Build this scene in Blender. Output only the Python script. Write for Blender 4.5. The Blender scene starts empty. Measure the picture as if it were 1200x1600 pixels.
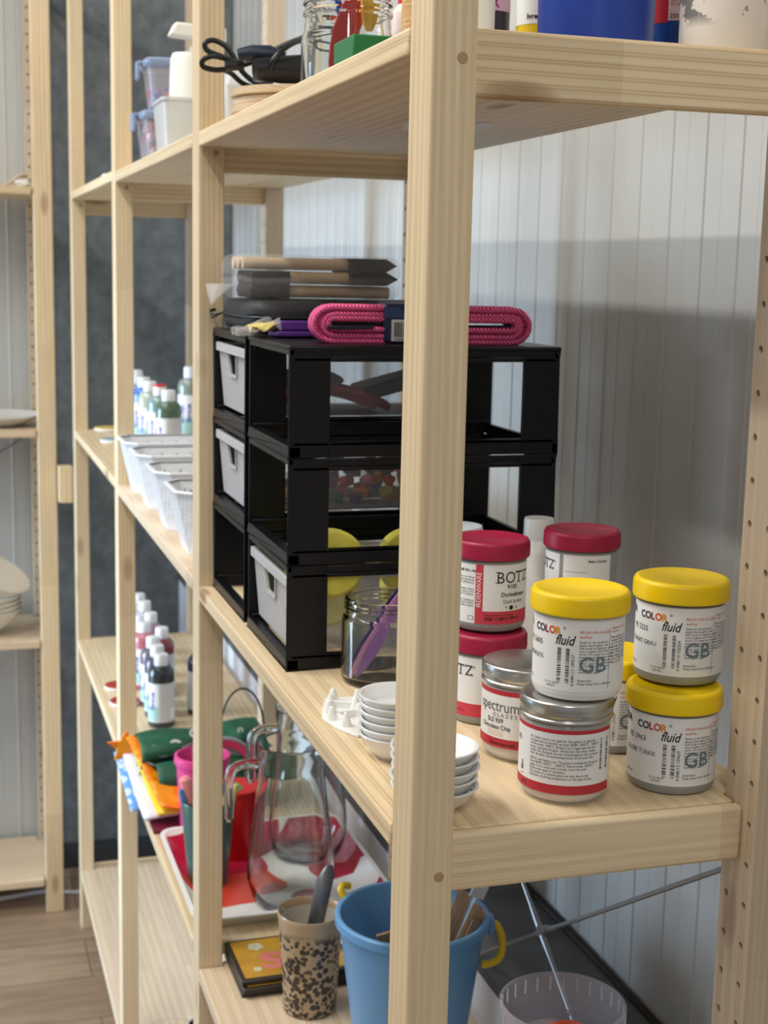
import bpy, math, random
from mathutils import Vector, Matrix
random.seed(7)
S = bpy.context.scene
COL = S.collection
PI = math.pi

# ------------------------------------------------------------------ camera, light, exposure
cam_d = bpy.data.cameras.new('camera'); cam = bpy.data.objects.new('camera', cam_d); COL.objects.link(cam)
cam_d.sensor_fit = 'VERTICAL'; cam_d.sensor_height = 36.0; cam_d.lens = 2244.3*36/1600
cam_d.clip_start = .02
R3 = Matrix(((0.29366, -0.16449, 0.94165), (0.95568, 0.02882, -0.29300), (0.02106, 0.98596, 0.16566)))
cam.matrix_world = Matrix.Translation((0.8817, -0.29862, 0.38986)) @ R3.to_4x4()
cam_d.dof.use_dof = True; cam_d.dof.focus_distance = 1.02; cam_d.dof.aperture_fstop = 15.0
S.camera = cam
S.view_settings.view_transform = 'Standard'; S.view_settings.look = 'None'
S.view_settings.gamma = 1; S.view_settings.use_curve_mapping = False
S.view_settings.exposure = 0.05
W = bpy.data.worlds.new('world'); S.world = W; W.use_nodes = True
W.node_tree.nodes['Background'].inputs[0].default_value = (.97, .97, 1, 1)
W.node_tree.nodes['Background'].inputs[1].default_value = .24
def area(name, loc, target, sx, sy, power, col):
    d = bpy.data.lights.new(name, 'AREA'); d.shape = 'RECTANGLE'; d.size = sx; d.size_y = sy; d.energy = power; d.color = col
    o = bpy.data.objects.new(name, d); COL.objects.link(o); o.location = loc
    v = Vector(target) - Vector(loc); o.rotation_euler = v.to_track_quat('-Z', 'Y').to_euler(); return o
area('ceiling_strip_light', (-.45, -1.62, 1.95), (-.45, -.3, 0), 1.5, .06, 17, (1, .955, .88))
area('ceiling_strip_light', (-2.1, -1.62, 1.95), (-2.1, -.3, 0), 1.5, .06, 21, (1, .97, .92))
area('ceiling_strip_light', (-.5, -.86, 1.95), (-.5, -.3, 0), 1.6, .07, 25, (1, .97, .91))
area('ceiling_strip_light', (1.9, -.5, 1.9), (0, 0, .2), .2, 1.4, 14, (1, .97, .92))
wd = area('window_daylight', (-2.6, -2.9, -.1), (-2.2, 0, -.5), 1.5, 1.6, 30, (.56, .76, 1)); wd.data.spread = math.radians(60)

# ------------------------------------------------------------------ materials
def lin(c):
    r = []
    for v in c[:3]:
        v = v/255; r.append(v/12.92 if v <= .04045 else ((v+.055)/1.055)**2.4)
    return (*r, 1)
MC = {}
def mat(name, col, rough=.5, metal=0, trans=0, ior=1.45, spec=None, sss=0, alpha=1, coat=0):
    if name in MC: return MC[name]
    m = bpy.data.materials.new(name); m.use_nodes = True; b = m.node_tree.nodes['Principled BSDF']; i = b.inputs
    i['Base Color'].default_value = lin(col); i['Roughness'].default_value = rough; i['Metallic'].default_value = metal
    i['Transmission Weight'].default_value = trans; i['IOR'].default_value = ior
    if spec is not None: i['Specular IOR Level'].default_value = spec
    if sss: i['Subsurface Weight'].default_value = sss; i['Subsurface Radius'].default_value = (.01, .008, .006)
    if coat: i['Coat Weight'].default_value = coat; i['Coat Roughness'].default_value = .08
    i['Alpha'].default_value = alpha
    MC[name] = m; return m
def N(m, t, **kw):
    n = m.node_tree.nodes.new(t)
    for k, v in kw.items():
        if k.startswith('_'): setattr(n, k[1:], v)
        else:
            key = int(k[1:]) if k[0] == 'i' and k[1:].isdigit() else k.replace('__', ' ')
            n.inputs[key].default_value = v
    return n
def ramp(m, stops, interp='LINEAR'):
    n = m.node_tree.nodes.new('ShaderNodeValToRGB'); n.color_ramp.interpolation = interp
    e = n.color_ramp.elements
    while len(e) < len(stops): e.new(.5)
    for k, (p, c) in enumerate(stops):
        e[k].position = p; e[k].color = c if len(c) == 4 else lin(c)
    return n
def mixc(m, a, b, fac, blend='MIX'):
    n = m.node_tree.nodes.new('ShaderNodeMix'); n.data_type = 'RGBA'; n.blend_type = blend
    L = m.node_tree.links
    for src, idx in ((a, 6), (b, 7)):
        if isinstance(src, tuple): n.inputs[idx].default_value = src
        else: L.new(src, n.inputs[idx])
    if isinstance(fac, (int, float)): n.inputs[0].default_value = fac
    else: L.new(fac, n.inputs[0])
    return n.outputs[2]
def pine(name, axis, light=(234, 213, 176), dark=(198, 163, 114), scale=42, knots=1.0, rough=.5):
    m = bpy.data.materials.new(name); m.use_nodes = True; nt = m.node_tree; L = nt.links; b = nt.nodes['Principled BSDF']
    tc = nt.nodes.new('ShaderNodeTexCoord'); oi = nt.nodes.new('ShaderNodeObjectInfo')
    mul = N(m, 'ShaderNodeVectorMath', _operation='MULTIPLY'); mul.inputs[1].default_value = (3.7, 5.3, 9.1)
    cx = nt.nodes.new('ShaderNodeCombineXYZ')
    for k in range(3): L.new(oi.outputs['Random'], cx.inputs[k])
    L.new(cx.outputs[0], mul.inputs[0])
    ad = N(m, 'ShaderNodeVectorMath', _operation='ADD'); L.new(tc.outputs['Object'], ad.inputs[0]); L.new(mul.outputs[0], ad.inputs[1])
    mp = nt.nodes.new('ShaderNodeMapping')
    mp.inputs['Rotation'].default_value = {'X': (0, PI/2, 0), 'Y': (PI/2, 0, 0), 'Z': (0, 0, 0)}[axis]
    L.new(ad.outputs[0], mp.inputs[0])
    st = nt.nodes.new('ShaderNodeMapping'); st.inputs['Scale'].default_value = (1, 1, .07); L.new(mp.outputs[0], st.inputs[0])
    # board glue joints: strips 55 mm wide get their own tone and offset
    wv = N(m, 'ShaderNodeTexWave', _wave_type='RINGS', _rings_direction='Z', Scale=scale, Distortion=7.0, Detail=2.5)
    wv.inputs['Detail Scale'].default_value = .25; wv.inputs['Detail Roughness'].default_value = .45
    L.new(st.outputs[0], wv.inputs[0])
    r1 = ramp(m, [(0, (0, 0, 0, 1)), (.50, (.08, .08, .08, 1)), (.88, (.75, .75, .75, 1)), (1, (.2, .2, .2, 1))]); L.new(wv.outputs['Fac'], r1.inputs[0])
    st2 = nt.nodes.new('ShaderNodeMapping'); st2.inputs['Scale'].default_value = (260, 260, 8); L.new(mp.outputs[0], st2.inputs[0])
    fn = N(m, 'ShaderNodeTexNoise', Scale=1.0, Detail=3.0); L.new(st2.outputs[0], fn.inputs[0])
    st3 = nt.nodes.new('ShaderNodeMapping'); st3.inputs['Scale'].default_value = (9, 9, 1.6); L.new(mp.outputs[0], st3.inputs[0])
    bn = N(m, 'ShaderNodeTexNoise', Scale=1.0, Detail=2.0); L.new(st3.outputs[0], bn.inputs[0])
    mod = N(m, 'ShaderNodeMath', _operation='MULTIPLY'); L.new(r1.outputs[0], mod.inputs[0])
    rb = ramp(m, [(.35, (.25, .25, .25, 1)), (.65, (1, 1, 1, 1))]); L.new(bn.outputs[0], rb.inputs[0]); L.new(rb.outputs[0], mod.inputs[1])
    c1 = mixc(m, lin(light), lin(dark), mod.outputs[0])
    rf = ramp(m, [(.3, (.9, .9, .9, 1)), (.7, (1.06, 1.06, 1.06, 1))]); L.new(fn.outputs[0], rf.inputs[0])
    c2 = mixc(m, c1, rf.outputs[0], .8, 'MULTIPLY')
    # knots
    st4 = nt.nodes.new('ShaderNodeMapping'); st4.inputs['Scale'].default_value = (12, 12, 4.2); L.new(mp.outputs[0], st4.inputs[0])
    vo = N(m, 'ShaderNodeTexVoronoi', Scale=1.0); L.new(st4.outputs[0], vo.inputs[0])
    rk = ramp(m, [(.05, (1, 1, 1, 1)), (.10, (.6, .6, .6, 1)), (.135, (0, 0, 0, 1))]); L.new(vo.outputs['Distance'], rk.inputs[0])
    kf = N(m, 'ShaderNodeMath', _operation='MULTIPLY', i1=.8*knots); L.new(rk.outputs[0], kf.inputs[0])
    c3 = mixc(m, c2, lin((140, 98, 62)), kf.outputs[0])
    # glued staves and finger joints: each piece keeps its own tone
    fl = N(m, 'ShaderNodeVectorMath', _operation='MULTIPLY'); fl.inputs[1].default_value = (0, 14 if axis == 'X' else 0, 1.7); L.new(mp.outputs[0], fl.inputs[0])
    flo = N(m, 'ShaderNodeVectorMath', _operation='FLOOR'); L.new(fl.outputs[0], flo.inputs[0])
    wn = N(m, 'ShaderNodeTexWhiteNoise', _noise_dimensions='3D'); L.new(flo.outputs[0], wn.inputs[0])
    rw = ramp(m, [(0, (.90, .885, .86, 1)), (1, (1.04, 1.04, 1.04, 1))]); L.new(wn.outputs[0], rw.inputs[0])
    c3 = mixc(m, c3, rw.outputs[0], 1.0, 'MULTIPLY')
    hs = nt.nodes.new('ShaderNodeHueSaturation'); L.new(c3, hs.inputs['Color'])
    mr = N(m, 'ShaderNodeMapRange'); mr.inputs['To Min'].default_value = .92; mr.inputs['To Max'].default_value = 1.05
    L.new(oi.outputs['Random'], mr.inputs[0]); L.new(mr.outputs[0], hs.inputs['Value'])
    L.new(hs.outputs[0], b.inputs['Base Color']); b.inputs['Roughness'].default_value = rough
    bp = N(m, 'ShaderNodeBump', Strength=.12, Distance=.0006); L.new(fn.outputs[0], bp.inputs['Height']); L.new(bp.outputs[0], b.inputs['Normal'])
    return m
PX, PY, PZ = pine('pine_x', 'X'), pine('pine_y', 'Y', knots=.8), pine('pine_z', 'Z', scale=60, knots=.7)
PXP = pine('pine_shelf_pale', 'X', (228, 206, 176), (200, 170, 132), 36)
PZP = pine('pine_post_pale', 'Z', (218, 199, 172), (192, 165, 132), 55, .6)
DOWEL = mat('dowel_end_grain', (176, 146, 110), .8)
BLACKP = mat('black_plastic', (11, 12, 16), .36, spec=.35)
WHITEP = mat('white_plastic', (236, 236, 232), .35, sss=.05)
STEEL = mat('zinc_steel', (150, 154, 158), .42, .9)
GLASS = mat('clear_glass', (250, 252, 250), .0, 0, 1, 1.47)
PORC = mat('white_porcelain', (236, 237, 236), .12, coat=.5)
PAPER = mat('label_paper', (235, 235, 233), .55)
INK = mat('black_ink', (32, 32, 36), .6)
REDL = mat('label_red', (196, 52, 66), .5)
YEL = mat('yellow_lid', (246, 208, 10), .38, sss=.03)
CRIM = mat('crimson_lid', (160, 24, 60), .4)
GREYB = mat('grey_jar_body', (150, 152, 148), .35)

# ------------------------------------------------------------------ mesh helpers
class MB:
    def __init__(s): s.v = []; s.f = []; s.m = []
    def add(s, vs, fs, m=None):
        o = len(s.v); s.v += [tuple(v) for v in vs]; s.f += [tuple(o+i for i in f) for f in fs]; s.m += [m]*len(fs); return s
    def box(s, x0, x1, y0, y1, z0, z1, m=None):
        return s.add([(x0, y0, z0), (x1, y0, z0), (x1, y1, z0), (x0, y1, z0), (x0, y0, z1), (x1, y0, z1), (x1, y1, z1), (x0, y1, z1)],
                     [(0, 3, 2, 1), (4, 5, 6, 7), (0, 1, 5, 4), (1, 2, 6, 5), (2, 3, 7, 6), (3, 0, 4, 7)], m)
    def bar(s, a, b, w, h, m=None, up=(0, 0, 1)):
        a, b = Vector(a), Vector(b); d = (b-a).normalized(); u = Vector(up)
        sd = d.cross(u)
        if sd.length < 1e-4: sd = d.cross(Vector((0, 1, 0)))
        sd.normalize(); u = sd.cross(d)
        vs = [p + sd*i*w/2 + u*j*h/2 for p in (a, b) for i, j in ((-1, -1), (1, -1), (1, 1), (-1, 1))]
        return s.add(vs, [(3, 2, 1, 0), (4, 5, 6, 7), (0, 1, 5, 4), (1, 2, 6, 5), (2, 3, 7, 6), (3, 0, 4, 7)], m)
    def prism(s, poly, z0, z1, m=None, fn=None):
        n = len(poly); vs = [(x, y, z) for z in (z0, z1) for x, y in poly]
        if fn: vs = [fn(*v) for v in vs]
        return s.add(vs, [tuple(range(n))[::-1], tuple(range(n, 2*n))] + [(i, (i+1) % n, n+(i+1) % n, n+i) for i in range(n)], m)
    def lathe(s, prof, n=48, c=(0, 0, 0), m=None, axis='Z', sx=1, sy=1, caps=False):
        # prof entries (r, z[, rib]); rib alternates the radius by that amount
        vs = []; k = len(prof)
        for p in prof:
            for i in range(n):
                a = 2*PI*i/n; r = p[0] + (p[2]*(1 if i % 2 else -1) if len(p) > 2 else 0)
                q = (r*math.cos(a)*sx, r*math.sin(a)*sy, p[1])
                if axis == 'X': q = (q[2], q[0], q[1])
                elif axis == 'Y': q = (q[1], q[2], q[0])
                vs.append((q[0]+c[0], q[1]+c[1], q[2]+c[2]))
        fs = [(j*n+i, j*n+(i+1) % n, (j+1)*n+(i+1) % n, (j+1)*n+i) for j in range(k-1) for i in range(n)]
        if caps: fs += [tuple(range(n))[::-1], tuple(range((k-1)*n, k*n))]
        return s.add(vs, fs, m)
    def tube(s, pts, r, n=10, m=None, closed=False, caps=True, flat=1):
        P = [Vector(p) for p in pts]; k = len(P); vs = []; rad = r if isinstance(r, (list, tuple)) else [r]*k
        prev = None
        for i in range(k):
            t = (P[(i+1) % k] - P[i-1]) if closed else (P[min(i+1, k-1)] - P[max(i-1, 0)])
            t.normalize()
            if prev is None:
                u = t.cross(Vector((0, 0, 1)));
                if u.length < .1: u = t.cross(Vector((1, 0, 0)))
            else: u = prev - t*prev.dot(t)
            u.normalize(); prev = u; w = t.cross(u)
            for j in range(n):
                a = 2*PI*j/n; vs.append(P[i] + (u*math.cos(a) + w*math.sin(a)*flat)*rad[i])
        q = k if closed else k-1
        fs = [(i*n+j, i*n+(j+1) % n, ((i+1) % k)*n+(j+1) % n, ((i+1) % k)*n+j) for i in range(q) for j in range(n)]
        if caps and not closed: fs += [tuple(range(n))[::-1], tuple(range((k-1)*n, k*n))]
        return s.add(vs, fs, m)
    def grid(s, fn, nu, nv, m=None):
        vs = [fn(i/nu, j/nv) for i in range(nu+1) for j in range(nv+1)]
        return s.add(vs, [(i*(nv+1)+j, (i+1)*(nv+1)+j, (i+1)*(nv+1)+j+1, i*(nv+1)+j+1) for i in range(nu) for j in range(nv)], m)
    def sphere(s, c, r, m=None, n=20, k=12, sc=(1, 1, 1), noise=0):
        pr = []
        vs = []; fs = []
        for j in range(k+1):
            t = PI*j/k
            for i in range(n):
                a = 2*PI*i/n; x, y, z = math.sin(t)*math.cos(a), math.sin(t)*math.sin(a), math.cos(t)
                q = r*(1 + noise*(math.sin(7*x+3*z)*math.cos(5*y+2*x)))
                vs.append((c[0]+x*q*sc[0], c[1]+y*q*sc[1], c[2]+z*q*sc[2]))
        fs = [(j*n+i, (j+1)*n+i, (j+1)*n+(i+1) % n, j*n+(i+1) % n) for j in range(k) for i in range(n)]
        return s.add(vs, fs, m)
    def build(s, name, m, parent=None, loc=(0, 0, 0), rot=(0, 0, 0), bevel=0, solid=0, sub=0, label=None, ang=35, seg=2):
        me = bpy.data.meshes.new(name); me.from_pydata(s.v, [], s.f)
        ms = []
        for q in s.m:
            q = q or m
            if q not in ms: ms.append(q)
        for q in ms: me.materials.append(q)
        for p, q in zip(me.polygons, s.m): p.material_index = ms.index(q or m)
        import bmesh as _b
        b = _b.new(); b.from_mesh(me); _b.ops.remove_doubles(b, verts=b.verts, dist=1e-6)
        if s.v and solid == 0: _b.ops.recalc_face_normals(b, faces=b.faces)
        b.to_mesh(me); b.free()
        me.polygons.foreach_set('use_smooth', [True]*len(me.polygons)); me.set_sharp_from_angle(angle=math.radians(ang))
        o = bpy.data.objects.new(name, me); COL.objects.link(o); o.location = loc; o.rotation_euler = rot
        if parent: o.parent = parent
        if bevel:
            d = o.modifiers.new('bevel', 'BEVEL'); d.width = bevel; d.segments = seg; d.limit_method = 'ANGLE'; d.angle_limit = math.radians(40)
        if sub:
            d = o.modifiers.new('subdivision', 'SUBSURF'); d.levels = sub; d.render_levels = sub
        if solid:
            d = o.modifiers.new('thickness', 'SOLIDIFY'); d.thickness = solid; d.offset = 0
        if label: o['label'] = label
        return o
def thing(name, label, cat, loc=(0, 0, 0), rotz=0, group=None, rot=None):
    o = bpy.data.objects.new(name, None); COL.objects.link(o); o.location = loc; o.rotation_euler = rot or (0, 0, rotz)
    o.empty_display_size = .02
    o['label'] = label; o['category'] = cat
    if group: o['group'] = group
    return o
def tag(o, label, cat, group=None):
    o['label'] = label; o['category'] = cat
    if group: o['group'] = group
    return o
def struct(o): o['kind'] = 'structure'; return o
def dup(root, loc, rotz=None, label=None, group=None):
    r = root.copy(); COL.objects.link(r); r.location = loc
    if rotz is not None: r.rotation_euler = (0, 0, rotz)
    if label: r['label'] = label
    if group: r['group'] = group
    for ch in list(root.children):
        c = ch.copy(); COL.objects.link(c); c.parent = r
        for g in list(ch.children):
            d = g.copy(); COL.objects.link(d); d.parent = c
    return r
TC = {}
def text_geo(txt, size, bold=0, align='LEFT', spacing=1, shear=0):
    k = (txt, size, bold, align, spacing, shear)
    if k in TC: return TC[k]
    cu = bpy.data.curves.new('t', 'FONT'); cu.body = txt; cu.size = size; cu.offset = bold*size; cu.align_x = align
    cu.space_character = spacing; cu.resolution_u = 3; cu.shear = shear; cu.space_line = .92
    o = bpy.data.objects.new('t', cu); COL.objects.link(o)
    dg = bpy.context.evaluated_depsgraph_get(); dg.update()
    me = o.evaluated_get(dg).to_mesh()
    g = ([tuple(v.co) for v in me.vertices], [tuple(p.vertices) for p in me.polygons])
    o.evaluated_get(dg).to_mesh_clear(); bpy.data.objects.remove(o); bpy.data.curves.remove(cu)
    TC[k] = g; return g
def wrap_label(name, R, th0, items, parent, label=None):
    """label and its print on a cylinder of radius R; items use (s, z) with s along the arc from angle th0"""
    mb = MB()
    def P(s, z, lay): a = th0 + s/R; r = R + .00025 + lay*.00012; return (r*math.cos(a), r*math.sin(a), z)
    for it in items:
        if it[0] == 'r':
            _, s0, s1, z0, z1, m, lay = it; n = max(1, int(abs(s1-s0)/(R*.09)))
            vs = [P(s0+(s1-s0)*i/n, z, lay) for i in range(n+1) for z in (z0, z1)]
            mb.add(vs, [(2*i, 2*i+2, 2*i+3, 2*i+1) for i in range(n)], m)
        elif it[0] == 't':
            _, txt, s0, z0, size, m, opt = it
            vs, fs = text_geo(txt, size, opt.get('b', 0), opt.get('al', 'LEFT'), opt.get('sp', 1), opt.get('sh', 0))
            sxx = opt.get('sx', 1)
            if opt.get('rot'): q = [P(s0 - y, z0 + x*sxx, opt.get('lay', 2)) for x, y, _ in vs]
            else: q = [P(s0 + x*sxx, z0 + y, opt.get('lay', 2)) for x, y, _ in vs]
            mb.add(q, fs, m)
        elif it[0] == 'b':   # barcode of horizontal bars stacked upward
            _, s0, s1, z0, z1, m, seed = it; rr = random.Random(seed); z = z0
            while z < z1-.0004:
                w = rr.choice([.00025, .0004, .0007, .0009]); mb.add([P(s0, z, 2), P(s1, z, 2), P(s1, z+w, 2), P(s0, z+w, 2)], [(0, 1, 2, 3)], m); z += w + rr.choice([.0003, .0005, .0007])
    me = bpy.data.meshes.new(name); me.from_pydata(mb.v, [], mb.f); ms = []
    for q in mb.m:
        if q not in ms: ms.append(q)
    for q in ms: me.materials.append(q)
    for p, q in zip(me.polygons, mb.m): p.material_index = ms.index(q)
    o = bpy.data.objects.new(name, me); COL.objects.link(o); o.parent = parent
    if label: o['label'] = label
    return o
def flat_text(mb, txt, size, m, fn, **o):
    vs, fs = text_geo(txt, size, o.get('b', 0), o.get('al', 'LEFT'), o.get('sp', 1), o.get('sh', 0))
    mb.add([fn(x, y) for x, y, _ in vs], fs, m)
CX, CY = .8817, -.29862
def facing(x, y): return math.atan2(CY-y, CX-x)
# ------------------------------------------------------------------ room
FZ = -1.24; WY = .457; EX = -2.96
def noise_mat(name, c1, c2, scale, rough=.7, st=(1, 1, 1), bump=.1, lo=.35, hi=.65):
    m = bpy.data.materials.new(name); m.use_nodes = True; L = m.node_tree.links; b = m.node_tree.nodes['Principled BSDF']
    tc = N(m, 'ShaderNodeTexCoord'); mp = N(m, 'ShaderNodeMapping'); mp.inputs['Scale'].default_value = st
    L.new(tc.outputs['Object'], mp.inputs[0])
    n = N(m, 'ShaderNodeTexNoise', Scale=scale, Detail=6.0, Roughness=.6); L.new(mp.outputs[0], n.inputs[0])
    r = ramp(m, [(lo, c1), (hi, c2)]); L.new(n.outputs[0], r.inputs[0]); L.new(r.outputs[0], b.inputs['Base Color'])
    b.inputs['Roughness'].default_value = rough
    bp = N(m, 'ShaderNodeBump', Strength=bump, Distance=.002); L.new(n.outputs[0], bp.inputs['Height']); L.new(bp.outputs[0], b.inputs['Normal'])
    return m
WALLM = noise_mat('painted_metal_panel', (190, 191, 188), (198, 199, 196), 3, .36, bump=.02)
DARKW = noise_mat('grey_concrete', (100, 107, 111), (124, 131, 135), 26, .8, bump=.05)
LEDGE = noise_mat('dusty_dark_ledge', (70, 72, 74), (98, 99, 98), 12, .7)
def laminate():
    m = bpy.data.materials.new('oak_laminate'); m.use_nodes = True; L = m.node_tree.links; b = m.node_tree.nodes['Principled BSDF']
    tc = N(m, 'ShaderNodeTexCoord'); mp = N(m, 'ShaderNodeMapping'); mp.inputs['Rotation'].default_value = (0, 0, PI/2)
    L.new(tc.outputs['Object'], mp.inputs[0])
    br = N(m, 'ShaderNodeTexBrick', Scale=1.0); br.inputs['Brick Width'].default_value = 1.2; br.inputs['Row Height'].default_value = .19
    br.inputs['Mortar Size'].default_value = .0015; br.inputs['Color1'].default_value = lin((172, 148, 124)); br.inputs['Color2'].default_value = lin((158, 134, 110)); br.inputs['Mortar'].default_value = lin((110, 88, 70))
    L.new(mp.outputs[0], br.inputs[0])
    m2 = N(m, 'ShaderNodeMapping'); m2.inputs['Scale'].default_value = (3, 26, 10); L.new(mp.outputs[0], m2.inputs[0])
    n = N(m, 'ShaderNodeTexNoise', Scale=1.6, Detail=6.0, Distortion=.6); L.new(m2.outputs[0], n.inputs[0])
    r = ramp(m, [(.3, (.66, .64, .62, 1)), (.55, (1, 1, 1, 1)), (.75, (1.12, 1.1, 1.08, 1))]); L.new(n.outputs[0], r.inputs[0])
    L.new(mixc(m, br.outputs[0], r.outputs[0], .9, 'MULTIPLY'), b.inputs['Base Color']); b.inputs['Roughness'].default_value = .42
    return m
struct(MB().box(EX-.1, 2.6, -3.2, WY+.1, FZ-.05, FZ).build('floor', laminate()))
def panel_profile(x0, x1, fn, pitch=.0715, dep=.003):
    pts = []; x = x0
    while x < x1:
        for dx, d in ((0, 0), (.0015, .0018), (.0035, .0018), (.0050, 0), (.034, 0), (.0352, -.0007), (.0363, -.0007), (.0375, 0)):
            if x+dx < x1: pts.append((x+dx, d))
        x += pitch
    pts.append((x1, 0)); vs = []
    for x, d in pts: vs += [fn(x, d, FZ), fn(x, d, 2.1)]
    vs2 = [fn(x0, -.08, FZ), fn(x0, -.08, 2.1), fn(x1, -.08, FZ), fn(x1, -.08, 2.1)]
    n = len(pts); mb = MB(); mb.add(vs, [(2*i, 2*i+2, 2*i+3, 2*i+1) for i in range(n-1)])
    mb.add(vs2, [(0, 2, 3, 1)]); mb.add([vs[1], vs[-1], vs2[3], vs2[1]], [(0, 1, 2, 3)]); return mb
struct(panel_profile(EX-.08, 2.6, lambda x, d, z: (x, WY-d, z)).build('wall_back', WALLM, ang=15))
struct(panel_profile(-3.2, -.052, lambda x, d, z: (EX+d, x, z), pitch=.0715).build('wall_left', WALLM, ang=15))
struct(MB().box(EX-.08, EX+.004, -.052, WY-.004, FZ, 2.1).build('wall_end', DARKW))
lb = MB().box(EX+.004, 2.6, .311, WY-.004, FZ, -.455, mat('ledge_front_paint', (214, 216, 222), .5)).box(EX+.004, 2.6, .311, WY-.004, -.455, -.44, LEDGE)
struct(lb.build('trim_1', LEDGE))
struct(MB().box(EX+.004, EX+.05, -.078, .3105, FZ, FZ+.055).build('baseboard_end', mat('dark_skirting', (62, 64, 68), .6)))
struct(MB().tube([(2.6, WY-.008, -.437), (EX+.01, WY-.008, -.437)], .004, 8).build('trim_2', mat('dark_sealant', (34, 33, 33), .7)))

# ------------------------------------------------------------------ shelving side frames
A, B, D, L0, HT = .0435, .0313, .30, .8436, 2.36
BARS = [.5228, -.0222, -.5672, -1.10, 1.068]
def post_holes():
    """rear post; its front face carries two columns of real drilled holes"""
    mb = MB(); y = D-B; z0 = 0; n = 12; hr = .0029
    first = (-.0125 - FZ) % .032
    cells = []; z = first - .016
    mb.add([(-A, y, 0), (0, y, 0), (0, y, z), (-A, y, z)], [(0, 1, 2, 3)])
    while z + .032 < HT:
        for cx0, cx1, hx in ((-A, -A/2, -.0347), (-A/2, 0, -.0093)):
            cz = z + .016; inner = []; outer = []
            for i in range(n):
                a = 2*PI*i/n + PI/n; c, s = math.cos(a), math.sin(a)
                inner.append((hx+hr*c, y, cz+hr*s))
                tx = ((cx1-hx)/c if c > 0 else (cx0-hx)/c) if abs(c) > 1e-6 else 9; tz = (.016/abs(s)) if abs(s) > 1e-6 else 9
                t = min(tx, tz); outer.append((hx+t*c, y, cz+t*s))
            cor = [(cx1, y, z+.032), (cx0, y, z+.032), (cx0, y, z), (cx1, y, z)]
            back = [(p[0], y+.011, p[2]) for p in inner]
            vs = inner + outer + back; f = []
            for i in range(n):
                j = (i+1) % n; f.append((i, n+i, n+j, j)); f.append((i, j, 2*n+j, 2*n+i))
            f.append(tuple(range(2*n, 3*n)))
            mb.add(vs, f)
            for q in cor:   # corner fill
                best = sorted(range(n), key=lambda i: (outer[i][0]-q[0])**2+(outer[i][2]-q[2])**2)[:2]
                mb.add([outer[best[0]], outer[best[1]], q], [(0, 1, 2)])
        z += .032
    mb.add([(-A, y, z), (0, y, z), (0, y, HT), (-A, y, HT)], [(0, 1, 2, 3)])
    e = .0012
    mb.add([(-A, y, 0), (0, y, 0), (0, D, 0), (-A, D, 0), (-A, y, HT), (0, y, HT), (0, D, HT), (-A, D, HT)],
           [(0, 3, 2, 1), (4, 5, 6, 7), (1, 2, 6, 5), (2, 3, 7, 6), (3, 0, 4, 7)])
    return mb
def make_frame(label):
    t = thing('side_frame', label, 'shelf frame', (0, 0, FZ), group='side frames of the shelving run')
    MB().box(-A, 0, 0, B, 0, HT).build('front_post', PZ, t, bevel=.0022, seg=3)
    o = post_holes().build('rear_post', PZP, t, ang=20)
    for z in BARS:
        zc = z - FZ
        MB().box(-.0285, -.0185, B-.002, D-B+.0005, zc-.0215, zc+.0215).build('crossbar', PY, t, bevel=.003)
        MB().lathe([(.0001, .0005), (.0035, .0005), (.0035, -.001)], 16, (0, .021, zc), axis='X').build('dowel', DOWEL, t)
    return t
fr = make_frame('pine side frame nearest the camera, its thick front post crossing the picture centre')
LBL = ['pine side frame between the black drawer towers and the white baskets', 'pine side frame at the far side of the white baskets, behind the orange star tip', 'last pine side frame of the run, beside the separate left-hand shelf unit']
for k in (1, 2, 3): dup(fr, (-L0*k, 0, FZ), label=LBL[k-1])
lf = dup(fr, (-2.6435, -.0335, FZ), PI/2, label='side frame of the separate shelf unit at the left edge, turned to face the camera', group='side frames of the left unit')
fr.location = (0, 0, FZ)

# ------------------------------------------------------------------ shelf boards
def board(length, ni, fi, depth=D, th=.0175):
    """front strip between the posts, middle running on to the crossbars; origin at the near front corner"""
    x1 = -.004; x0 = -length + .002; e1, e0 = .014, -length-.012; b = B+.002; d = depth-B-.002
    poly = [(x0, 0), (x1, 0), (x1, b), (e1, b), (e1, d), (x1, d), (x1, depth), (x0, depth), (x0, d), (e0, d), (e0, b), (x0, b)]
    return MB().prism(poly, -th, 0)
INN = L0 - A
SH = [(0, .5465, 'top shelf board over the black drawer towers, holding the blue tub', PX), (0, .0, 'pine shelf board carrying the glaze jars, small bowls and drawer towers', PX), (0, -.506, 'low pine shelf board under the speckled cup and blue bucket', PXP),
      (1, .5485, 'pine shelf board under the clip-lid boxes of beads', PX), (1, .002, 'pine shelf board under the four white baskets', PXP), (1, -.489, 'pine shelf board under the red and pink patterned tray', PX), (1, -1.085, 'lowest pine shelf board, bare but for a glass bowl and a dark glass', PXP),
      (2, .5527, 'far high shelf board next to the last frame, almost empty', PX), (2, .0065, 'far pine shelf board with a yellow and a blue disc and a row of bottles', PX), (2, -.498, 'far pine shelf board with red discs and dark paint bottles', PX), (2, -1.085, 'lowest far shelf board close above the floor, bare', PXP)]
me0 = {}
for k, z, lab, m in SH:
    o = board(INN, 0, 0).build('shelf_board', m, loc=(-L0*k-A, 0, z), bevel=.0018)
    tag(o, lab, 'shelf', 'shelf boards of the main run')
    if lab.startswith('top shelf'):
        o.modifiers['bevel'].segments = 3
        MB().add([(-.486, .150, -.0178), (-.404, .128, -.0178), (-.376, .206, -.0178), (-.470, .226, -.0178)], [(0, 1, 2, 3)]).build('paper_sticker', PAPER, o, label='white paper sticker under the shelf')
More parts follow.
